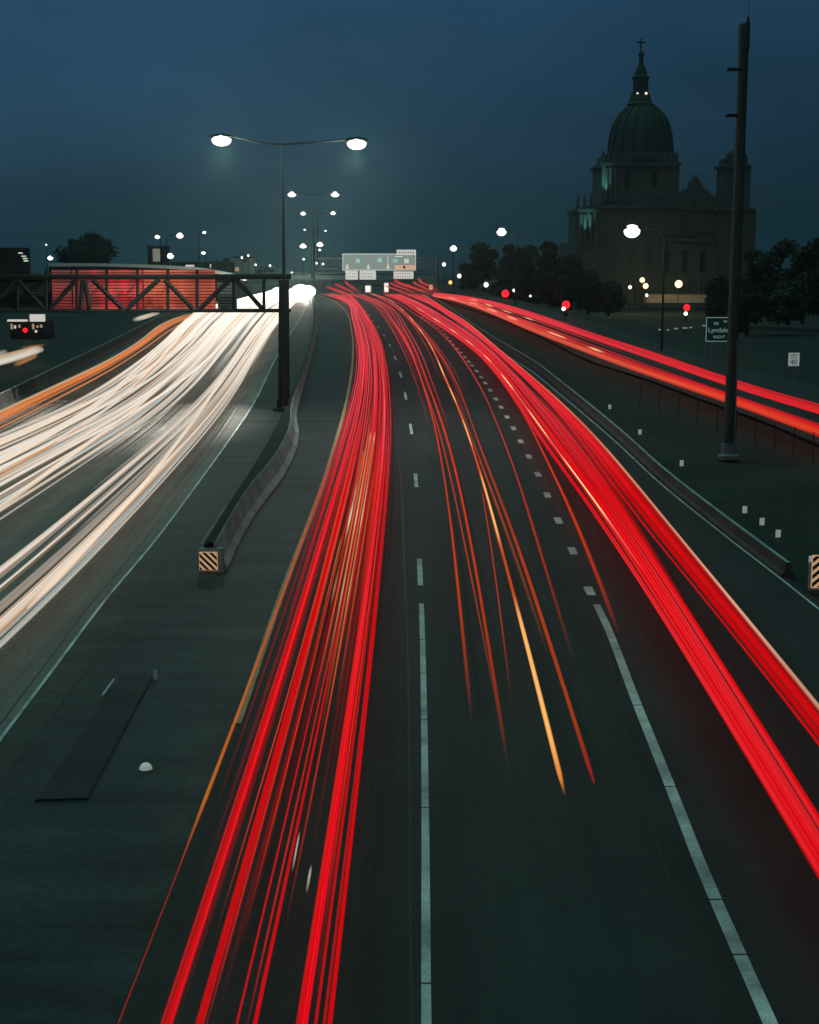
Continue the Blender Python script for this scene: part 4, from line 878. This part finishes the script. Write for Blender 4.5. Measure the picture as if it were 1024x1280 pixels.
# short white flecks on the left lane
for i, (a, b, lb) in enumerate((((375, 1038), (365, 1092), 'thin pale fleck of light beside the single red streak, upper one'), ((389.5, 1080), (383, 1118), 'short white fleck of light left of the thickest red streak'))):
    streak((lambda row, a=a, b=b: a[0] + (b[0] - a[0]) * (row - a[1]) / (b[1] - a[1])), a[1], b[1], .5, .032, [(a[1], (.5, .5, .42)), (b[1], (.45, .45, .38))], .8, lb, 'white flecks of light at the bottom', name='white_light_fleck', fade=(14, 22), seed=i, step=.3)

# B: middle lane, single lines
GB = 'streaks in the middle outbound lane'
def line(pts): s_ = srt(pts); return lambda row: hermite(*s_, row)
B1 = [(436, 367), (456, 373), (486.6, 398), (507, 429), (522, 459), (532, 492), (542.5, 523), (549, 558), (559, 615), (567, 669), (574, 751), (582, 833), (590, 905)]
B2 = [(450, 367), (476.5, 378), (507, 414), (522, 442), (532, 472), (547.6, 513), (562, 556), (576.6, 615), (590, 683), (602.5, 751), (615, 820), (636, 965)]
B3 = [(445, 367), (468, 377), (497, 409), (516, 444), (530, 483), (545, 523), (555, 560), (571, 628), (585, 697), (596, 760), (609, 828), (630, 925)]
B4 = [(462, 366.5), (480, 371.5), (498, 383), (512, 396), (530, 419), (545, 444), (555, 469.5), (568, 497), (580.5, 528), (591, 560), (606.6, 609), (623, 669), (628.5, 691), (642, 746), (656, 792), (679, 877), (694.5, 943), (706.5, 995)]
B5 = [(600, 600), (609, 639), (617.6, 691), (626, 762), (635, 833), (640, 880)]
B6 = [(466, 367.5), (486.6, 378), (517, 403.5), (542.5, 431), (558, 454), (573, 482), (586, 518), (600, 558), (617.6, 604), (637, 650), (653, 699), (675, 760), (697, 833), (705, 866), (725, 923), (743, 979)]
B7 = [(480, 367.5), (512, 388), (542.5, 408.5), (568, 434), (588, 462), (606, 492), (621, 528), (634, 560), (653, 612), (669.5, 669), (686, 727), (702, 781), (720, 835)]
OR = lambda k: [(366, (.86, .08, .09)), (470, (.80, .04, .03)), (620, (.62, .035 + .02 * k, .008)), (1000, (.45, .04 + .02 * k, .005))]
streak(line(B1), 367, 905, .75, .17, OR(.6), .8, 'leftmost orange-red streak of the middle lane, fading near its end', GB, fade=(0, 190), seed=101)
streak(line(B3), 367, 925, .78, .10, OR(1.2), .6, 'thin brownish streak between the two left streaks of the middle lane', GB, fade=(0, 220), seed=102)
streak(line(B2), 367, 965, .75, .18, OR(.1), .85, 'red streak third from left in the middle lane', GB, fade=(0, 260), seed=103)
streak(line(B4), 366.6, 995, .8, .15, [(366, (.9, .25, .12)), (560, (.75, .12, .02)), (740, (.66, .07, .005)), (995, (.72, .16, .01))], .85, 'long bright orange indicator streak ending sharply in the middle lane', GB, name='orange_light_streak', fade=(0, 24),
       pulse=([(375, 379), (385, 389), (396, 402), (410, 418), (428, 438), (452, 468), (486, 503), (525, 556), (598, 676), (768, 962)], (1.15, .54, .15), 1.0), seed=104)
streak(line(B4), 366.6, 720, .68, .26, OR(.3), .75, 'wide red streak underlying the bright orange one in the middle lane', GB, fade=(0, 120), seed=105)
streak(line(B5), 605, 885, .75, .08, OR(.5), .6, 'thin short red streak splitting left from the bright orange one', GB, fade=(30, 130), seed=106)
streak(line(B6), 367.5, 979, .75, .17, OR(.8), .72, 'orange-red streak right of the bright orange one, ending in a red tip', GB, fade=(0, 60), pulse=([(930, 979)], (.50, .01, .01), .7), seed=107)
streak(line([(x - 7, y) for x, y in B6]), 480, 830, .8, .15, OR(2), .5, 'brownish blurred streak just right of the bright orange one', GB, fade=(60, 200), seed=108)
streak(line(B7), 367.5, 838, .75, .14, OR(0), .75, 'lone red streak left of the dotted exit line', GB, fade=(0, 260), seed=109)
for i, (pl_, off, al) in enumerate(((B1, -5, .6), (B1, 4, .8), (B2, -6, .7), (B2, 5, .7), (B3, 0, .7), (B4, -7, .6), (B6, 5, .7), (B6, -3, .8), (B1, -9, .5), (B3, 6, .5))):
    streak(line([(x + off * min(1, (y - 300) / 160), y) for x, y in pl_]), 367.5, 480 + 20 * (i % 5), .7, .20, rcol(.8), al, 'pinkish red streak in the far bend of the middle lane', GB, fade=(0, 110), wob=.04, seed=120 + i)

# C and D: right lanes
CL = [(478, 367.5), (494, 373), (522, 391), (558, 413.6), (596, 441.5), (624, 474.5), (640, 499), (677.5, 559), (734, 630), (790, 712), (846, 798), (902.5, 890), (986, 1030), (1024, 1090), (1150, 1300), (1270, 1500)]
CR = [(500, 367.5), (525, 378), (560, 398), (600, 425), (640, 463), (662, 487), (715, 545), (764, 614), (801, 665), (842.5, 735), (879, 796), (945, 888), (1024, 1018), (1150, 1225), (1320, 1500)]
DL = [(505, 367.5), (530, 377), (562, 396), (602, 424), (640, 459), (674, 491), (715, 536), (752.5, 589), (790, 645), (850, 712.5), (902.5, 772.5), (959, 847.5), (1007, 905), (1100, 1030), (1450, 1500)]
DR = [(530, 367.5), (552, 383), (583, 402), (608.5, 424), (640, 450), (681, 484), (734, 532.5), (790, 596), (846, 667.5), (902.5, 735), (959, 802.5), (1024, 881), (1120, 1000), (1520, 1500)]
bC, bD = bundle(CL, CR), bundle(DL, DR); GC_ = 'tail-light streaks in the exit lane'; GD_ = 'tail-light streaks along the right shoulder'
for i, (f_, cc2) in enumerate(((.24, (.92, .010, .024)), (.855, (1.0, .022, .05)), (.875, (.9, .01, .03)))):
    streak(bA(f_), 500, 1500, .86, .055, [(500, (1, .06, .10)), (900, cc2), (1500, (.8, .004, .012))], .8, 'thin hot core line inside a wide red streak of the left lane', GA, wob=.01, seed=95 + i)
for i in range(9):
    f_ = .05 + i * .11; streak(bC(f_), 600, 1500, .9 + .01 * i, .07 if i % 2 else .10, [(600, (.9, .03, .04)), (1500, ((.34, .002, .004) if i % 2 else (.84, .004, .008)))], .7, 'fine red line running the length of the exit-lane band', GC_, fade=(120, 0), wob=.015, seed=240 + i)
CLB = ['left edge streak of the thick exit-lane band', 'second red streak from the left in the thick exit-lane band', 'broad middle red streak of the thick exit-lane band', 'broad red streak right of centre in the thick exit-lane band', 'bright thin streak near the right edge of the thick exit-lane band', 'right edge streak of the thick exit-lane band']
for i, (f_, wd, al, k) in enumerate(((.10, .22, .85, .2), (.28, .30, .8, .15), (.46, .36, .75, .1), (.64, .30, .8, .1), (.80, .08, .9, 1.8), (.90, .2, .8, .2))):
    streak(bC(f_), 367.5, 1500, .78 + .03 * i, wd, rcol(k), al, CLB[i], GC_, wob=.02, seed=140 + i)
for i in range(12):
    f_ = .04 + i * .083; streak(bC(f_), 367.5, rgs.uniform(640, 900), rgs.uniform(.65, 1), rgs.uniform(.10, .24), rcol(rgs.choice([.3, .8, 1.3])), rgs.uniform(.6, .9), 'red streak packed into the far part of the exit lane', GC_, fade=(0, 230), wob=.05, seed=150 + i)
streak(bC(.33), 370, 720, .95, .10, [(370, (1, .20, .18)), (720, (.85, .10, .06))], .8, 'broken yellow-orange indicator streak over the exit-lane band', GC_, name='orange_light_streak', fade=(0, 60), pulse=([(385, 389), (398, 403), (411, 417), (425, 432), (444, 452), (468, 486), (515, 545), (575, 648)], (1.4, .8, .38), 1.0), seed=165)
streak(line([(600, 445), (640, 492), (662.5, 529), (675, 560), (697, 601), (719, 645), (735, 683), (754, 729.5), (768, 765), (785, 850)]), 470, 800, .75, .16, OR(0), .8, 'lone red streak peeling left from the exit-lane band', GC_, fade=(20, 150), seed=166)
streak(bC(1.12), 480, 760, .8, .12, rcol(.2, .7), .6, 'dull red streak on the right flank of the exit-lane band', GC_, fade=(40, 160), seed=167)
DLB = ['thin separate red streak left of the shoulder-side band', 'red streak in the left half of the shoulder-side band', 'broad bright red streak in the middle of the shoulder-side band', 'dark red streak right of centre in the shoulder-side band', 'tan streak along the right edge of the shoulder-side band']
for i, (f_, wd, al, cc2) in enumerate(((.04, .10, .85, rcol(.2)), (.34, .20, .85, rcol(.1, .8)), (.58, .28, .95, rcol(.2)), (.80, .22, .75, rcol(.1, .6)), (.985, .15, .85, [(366, (.9, .2, .15)), (480, (.8, .16, .08)), (600, (.72, .34, .19)), (760, (.75, .42, .28)), (860, (.5, .26, .17)), (1000, (.7, .4, .26)), (1500, (.6, .3, .2))]))):
    streak(bD(f_), 367.5, 1500, .8 + .03 * i, wd, cc2, al, DLB[i], GD_, name='tan_light_streak' if i == 4 else 'red_light_streak', wob=.02, seed=170 + i)
for i in range(9):
    f_ = .08 + i * .10; streak(bD(f_), 367.5, rgs.uniform(560, 800), rgs.uniform(.65, 1), rgs.uniform(.10, .22), rcol(rgs.choice([.3, .8, 1.4])), rgs.uniform(.6, .9), 'red streak packed into the far part of the shoulder-side band', GD_, fade=(0, 200), wob=.04, seed=180 + i)

# E: side road on the right
E1T = [(540, 366.5), (580, 370), (619, 377), (673, 393), (741, 416), (809, 438), (877, 461), (945, 484), (1024, 505), (1200, 553)]
E1B = [(548, 367.5), (585, 374), (619, 383), (673, 400), (741, 424), (809, 447), (877, 471), (945, 494), (1024, 517), (1200, 569)]
E2T = [(545, 368), (590, 376), (619, 387), (673, 406), (741, 431), (809, 456), (877, 480), (945, 503), (1024, 530), (1200, 588)]
E2B = [(535, 369), (575, 378), (619, 394), (651, 408), (741, 444), (832, 477), (922, 506), (1024, 545), (1200, 612)]
def bundle_x(Tp, Bp):                        # these run sideways: interpolate the row at each column instead
    tx, ty = [p[0] for p in Tp], [p[1] for p in Tp]; bx_, by = [p[0] for p in Bp], [p[1] for p in Bp]; us = np.linspace(540, 1200, 80)
    def mk(f_):
        rr = hermite(tx, ty, us) * (1 - f_) + hermite(bx_, by, us) * f_; rr = np.maximum.accumulate(rr + np.arange(80) * 1e-4)
        return lambda row: np.interp(row, rr, us), rr[0] + .2, rr[-1]
    return mk
bE1, bE2 = bundle_x(E1T, E1B), bundle_x(E2T, E2B); GE = 'tail-light streaks on the right side road'
for i, (bb_, f_, wd, cc2, al, lb) in enumerate(((bE1, .10, .22, rcol(.1, .75), .75, 'upper edge red streak of the upper side-road band'), (bE1, .40, .26, rcol(.2, .9), .85, 'middle red streak of the upper side-road band'), (bE1, .72, .30, rcol(.5), .95, 'brightest red streak of the upper side-road band'), (bE1, .95, .16, rcol(.2), .8, 'lower edge red streak of the upper side-road band'),
        (bE2, .05, .14, rcol(.1, .6), .6, 'faint red streak above the lower side-road band'), (bE2, .32, .28, rcol(.2), .85, 'red streak in the upper half of the lower side-road band'), (bE2, .58, .30, [(366, (.9, .12, .10)), (420, (.8, .06, .03)), (560, (.74, .035, .012))], .9, 'orange-red streak in the middle of the lower side-road band'),
        (bE2, .78, .26, [(366, (.9, .16, .12)), (430, (.82, .13, .075)), (500, (.78, .09, .04)), (560, (.7, .05, .02))], .85, 'pale orange streak in the lower half of the lower side-road band'), (bE2, .95, .20, [(366, (.8, .1, .08)), (430, (.72, .06, .03)), (560, (.66, .02, .01))], .8, 'bottom edge orange-red streak of the lower side-road band'))):
    fn, r0, r1 = bb_(f_); streak(fn, r0, r1, .78, wd, cc2, al, lb, GE, wob=.02, seed=200 + i, step=1.6)
for i, (f_, pr, lb) in enumerate(((-.35, [(374, 376), (380, 383), (388, 391), (397, 400)], 'broken yellow streak over the upper far side road'), (.35, [(372, 374), (378, 381), (386, 390), (396, 400), (415, 422), (434, 440)], 'broken yellow streak in the gap of the far side road'))):
    fn, r0, r1 = bE2(f_); streak(fn, r0, 445, .85, .18, [(366, (.8, .06, .05)), (445, (.6, .03, .02))], .6, lb, GE, name='orange_light_streak', fade=(0, 40), pulse=(pr, (1.2, .6, .3), 1.0), seed=215 + i, step=1.6)
for i, f_ in enumerate((.2, .55, .85)):
    fn, r0, r1 = bE1(f_); streak(fn, r0, 425, .7, .4, rcol(1.2), .8, 'wide pinkish red streak at the far bend of the side road', GE, fade=(0, 45), seed=220 + i, step=1.6)
for i, f_ in enumerate((.1, .4, .7)):
    fn, r0, r1 = bE2(f_); streak(fn, r0, 430, .7, .4, [(366, (.9, .12, .1)), (430, (.8, .1, .06))], .8, 'wide salmon streak at the near side of the far side-road bend', GE, fade=(0, 45), seed=225 + i, step=1.6)

# W: headlights coming towards the camera on the left
WL = [(345, 362.3), (325, 367), (292, 376), (262, 382), (234, 398), (205, 426), (141, 474), (70, 516), (0, 544), (-95, 580), (-300, 660), (-400, 702), (-700, 822), (-1160, 1010), (-2300, 1500)]
WR = [(390, 361), (383, 366), (372, 376), (358, 390), (338, 417.6), (302, 481), (260, 541), (211, 597), (160, 656), (113, 708), (77, 748), (0, 822), (-100, 915), (-300, 1095), (-760, 1500)]
bW = bundle(WL, WR); GW = 'headlight streaks on the inbound lanes'
def wcol(k, q=1.0):                                 # warm, neutral, cool, orange
    n_ = ((.82, .67, .52), (.79, .70, .60), (.50, .55, .52), (.55, .25, .09))[k]; f_ = ((1.5, 1.3, 1.1), (1.5, 1.34, 1.16), (1.4, 1.3, 1.15), (1.2, .8, .5))[k]
    return [(362, tuple(3.2 * c for c in f_)), (380, f_), (430, tuple((a * .75 + b * .3) for a, b in zip(n_, f_))), (500, tuple(c * (.4 + .6 * q) for c in n_)), (600, tuple(c * q for c in n_)), (1500, tuple(c * .85 * q for c in n_))]
WN = ('warm white', 'white', 'cool grey-white', 'orange')
def wset(f0, f1, cnt, lane, w0, w1, r0=(362, 366), ends=None):
    for i in range(cnt):
        f_ = f0 + (f1 - f0) * (i + rgs.uniform(.2, .8)) / cnt; k = int(rgs.choice([0, 0, 1, 1, 1, 2, 3])); z = rgs.uniform(.55, .95)
        a = rgs.uniform(*r0); sh = rgs.uniform(-.012, .012)
        r1 = 1500 if not ends or (rgs.rand() < .6 and w1 < .6) else rgs.uniform(*ends)
        streak(bW(f_), a, r1, z, rgs.uniform(w0, w1) * (.5 if k == 3 else 1), wcol(k, rgs.choice([.45, .75, 1.0, 1.15, 1.25])), rgs.uniform(.6, 1.0), f'{WN[k]} headlight streak in the {lane} of the inbound carriageway', GW, name='headlight_streak', fade=(0, 0 if r1 == 1500 else 70), wob=.05, seed=int(rgs.randint(9999)), step=2.2)
wset(.0, .29, 22, 'outer left lane', .12, .34, ends=(430, 560)); wset(.33, .665, 32, 'middle lane', .12, .36, ends=(430, 620)); wset(.785, .99, 28, 'inner lane by the median', .10, .28, ends=(500, 720))
wset(.0, 1.0, 30, 'far crowded stretch', .5, .9, r0=(361.5, 364), ends=(400, 490))
for i, (f0, f1, ra, rb_, k) in enumerate(((.10, .34, 395, 560, 1), (.16, .40, 400, 620, 3), (.05, .30, 400, 600, 0), (.22, .06, 405, 545, 1), (.45, .30, 400, 640, 1), (.40, .60, 420, 700, 0), (.02, .26, 410, 580, 1), (.28, .10, 395, 520, 0), (.36, .20, 400, 560, 1), (.62, .44, 400, 560, 1), (.80, .95, 420, 640, 0))):   # cars changing lane
    lf, rt_ = srt(WL), srt(WR)
    def fn(row, f0=f0, f1=f1, ra=ra, rb_=rb_):
        t = min(1, max(0, (row - ra) / (rb_ - ra))); t = t * t * (3 - 2 * t); f_ = f0 + (f1 - f0) * t; return hermite(*lf, row) * (1 - f_) + hermite(*rt_, row) * f_
    streak(fn, 380, 1500 if i % 2 else 760, .95, (.2 if k == 3 else .32), wcol(k, 1.2), .95, f'{WN[k]} headlight streak crossing from lane to lane inbound' + (' with the widest swing' if i == 4 else ''), GW, name='headlight_streak', fade=(30, 0), seed=300 + i)
OL = [(250, 388), (211, 400), (176, 426), (123, 457), (53, 489), (0, 514), (-100, 560), (-600, 790)]; OR_ = [(256, 390), (222, 404), (184, 431), (128, 466), (57, 501), (0, 531), (-100, 578), (-600, 812)]
bO = bundle(OL, OR_); GO = 'orange streaks along the outer left barrier'
for i, (f_, wd, c, lb) in enumerate(((.02, .16, (.50, .33, .19), 'tan streak nearest the outer left barrier'), (.30, .22, (.74, .17, .018), 'bright orange streak second from the outer left barrier'), (.55, .20, (.78, .20, .02), 'bright orange streak third from the outer left barrier'), (.80, .12, (.62, .14, .02), 'thin orange streak fourth from the outer left barrier'), (1.25, .12, (.60, .17, .03), 'thin orange streak nearest the white outer lane'))):
    streak(bO(f_), 391, 800, .8, wd, [(390, tuple(min(1, x * 1.1 + .05) for x in c)), (800, c)], .88, lb, GO, name='orange_light_streak', fade=(8, 0), wob=.03, seed=320 + i)
# traffic on the low street at the far left
GQ = 'blurred headlights on the street at the far left'
for i, (pts, wd, c, lb) in enumerate((([(52, 436), (38, 444), (15, 450), (-30, 460)], .55, (.85, .76, .62), 'wide white headlight blur at the left edge'), ([(50, 433), (30, 438), (0, 447), (-30, 454)], .4, (.72, .52, .32), 'tan headlight blur above the wide white one at the left edge'), ([(58, 431), (40, 434), (22, 434.8)], .3, (.60, .24, .07), 'short orange blur above the headlight blurs at the left edge'), ([(46, 444), (30, 452), (18, 456.5)], .35, (.36, .16, .06), 'brown blur under the wide white one at the left edge'), ([(8, 439), (0, 443), (-10, 446)], .5, (.5, .46, .38), 'grey blur cut by the left edge'))):
    rows = [p[1] for p in pts]; streak(line(pts), min(rows), max(rows), .7, wd, [(400, c), (470, c)], .85, lb, GQ, name='headlight_blur', fade=(3, 3), seed=340 + i, step=.8)
for i, (u0, v0, u1, v1, lb) in enumerate(((198, 391, 168, 400, 'white headlight blur under the orange panels, upper one'), (188, 394, 172, 399, 'white headlight blur under the orange panels, lower one'))):
    streak(line([(u0, v0), (u1, v1)]), v0, v1, .8, .55, [(390, (.8, .7, .58)), (402, (.6, .5, .4))], .85, lb, 'headlight blurs under the orange panels', name='headlight_blur', fade=(1.5, 2), seed=350 + i, step=.8)

for i in range(9):                           # streaks added for the red tail-light glow over the crest
    zz = 1.2 + .16 * i; bb_ = (bA, bC, bD)[i % 3]; f_ = (.2, .5, .8)[i // 3]
    streak((lambda row, bb_=bb_, f_=f_, zz=zz: float(bb_(f_)(max(367.3, row + zz * (row - 300) * .118)))), 366.5 - zz * 7.0, 382 - zz * 7, zz, .5, [(340, (.75, .05, .05)), (385, (.8, .06, .07))], .55, 'reddish blur high over the crest of the outbound lanes', 'red blurs over the crest', fade=(0, 8), seed=500 + i)

GH = 'oncoming headlights glaring at the far end'
for i, (u, v, r, lb) in enumerate(((386, 364.5, .95, 'rightmost glaring headlight at the far end of the inbound lanes'), (376, 367.5, 1.5, 'big glaring headlight just right of the lamp post'), (367, 370, 1.2, 'glaring headlight touching the lamp post from the right'), (347, 366, .85, 'glaring headlight just left of the lamp post'), (340, 369, .8, 'glaring headlight second left of the lamp post'))):
    D = 196; p = at_depth(u, v, D); t = thing('oncoming_headlight', p, lb, 'headlight', GH)
    MB().ball((0, 0, 0), r, 16, 10, (1, .5, .85)).build('lens', glow('glaring headlight', (1, .95, .86), 3), t, smooth=True)  # ball enlarged to stand for the glare around the headlights
    MB().lathe([(r * .7, -r * .3), (r * .9, 0), (r * .7, r * .3)], (0, r * .6, 0), 12).build('housing', M_steel, t)
    if i in (1, 3): lamp_light('headlight_beam', (0, -r - .3, .2), 4500 if i == 1 else 2000, (1, .9, .76), t, size=.3)

# ------------------------------------------------------------------ evening haze
HZ = 0.00026
hm_ = bpy.data.materials.new('evening haze'); hm_.use_nodes = True; t = hm_.node_tree; t.nodes.clear()
pv = t.nodes.new('ShaderNodeVolumePrincipled'); pv.inputs['Color'].default_value = (.60, .95, .93, 1); pv.inputs['Density'].default_value = HZ; pv.inputs['Anisotropy'].default_value = .86
o_ = t.nodes.new('ShaderNodeOutputMaterial'); t.links.new(pv.outputs[0], o_.inputs['Volume'])
hb_ = MB().box((0, 1950, 38), (3100, 4120, 84)); tag(hb_.build('haze', hm_), kind='stuff')
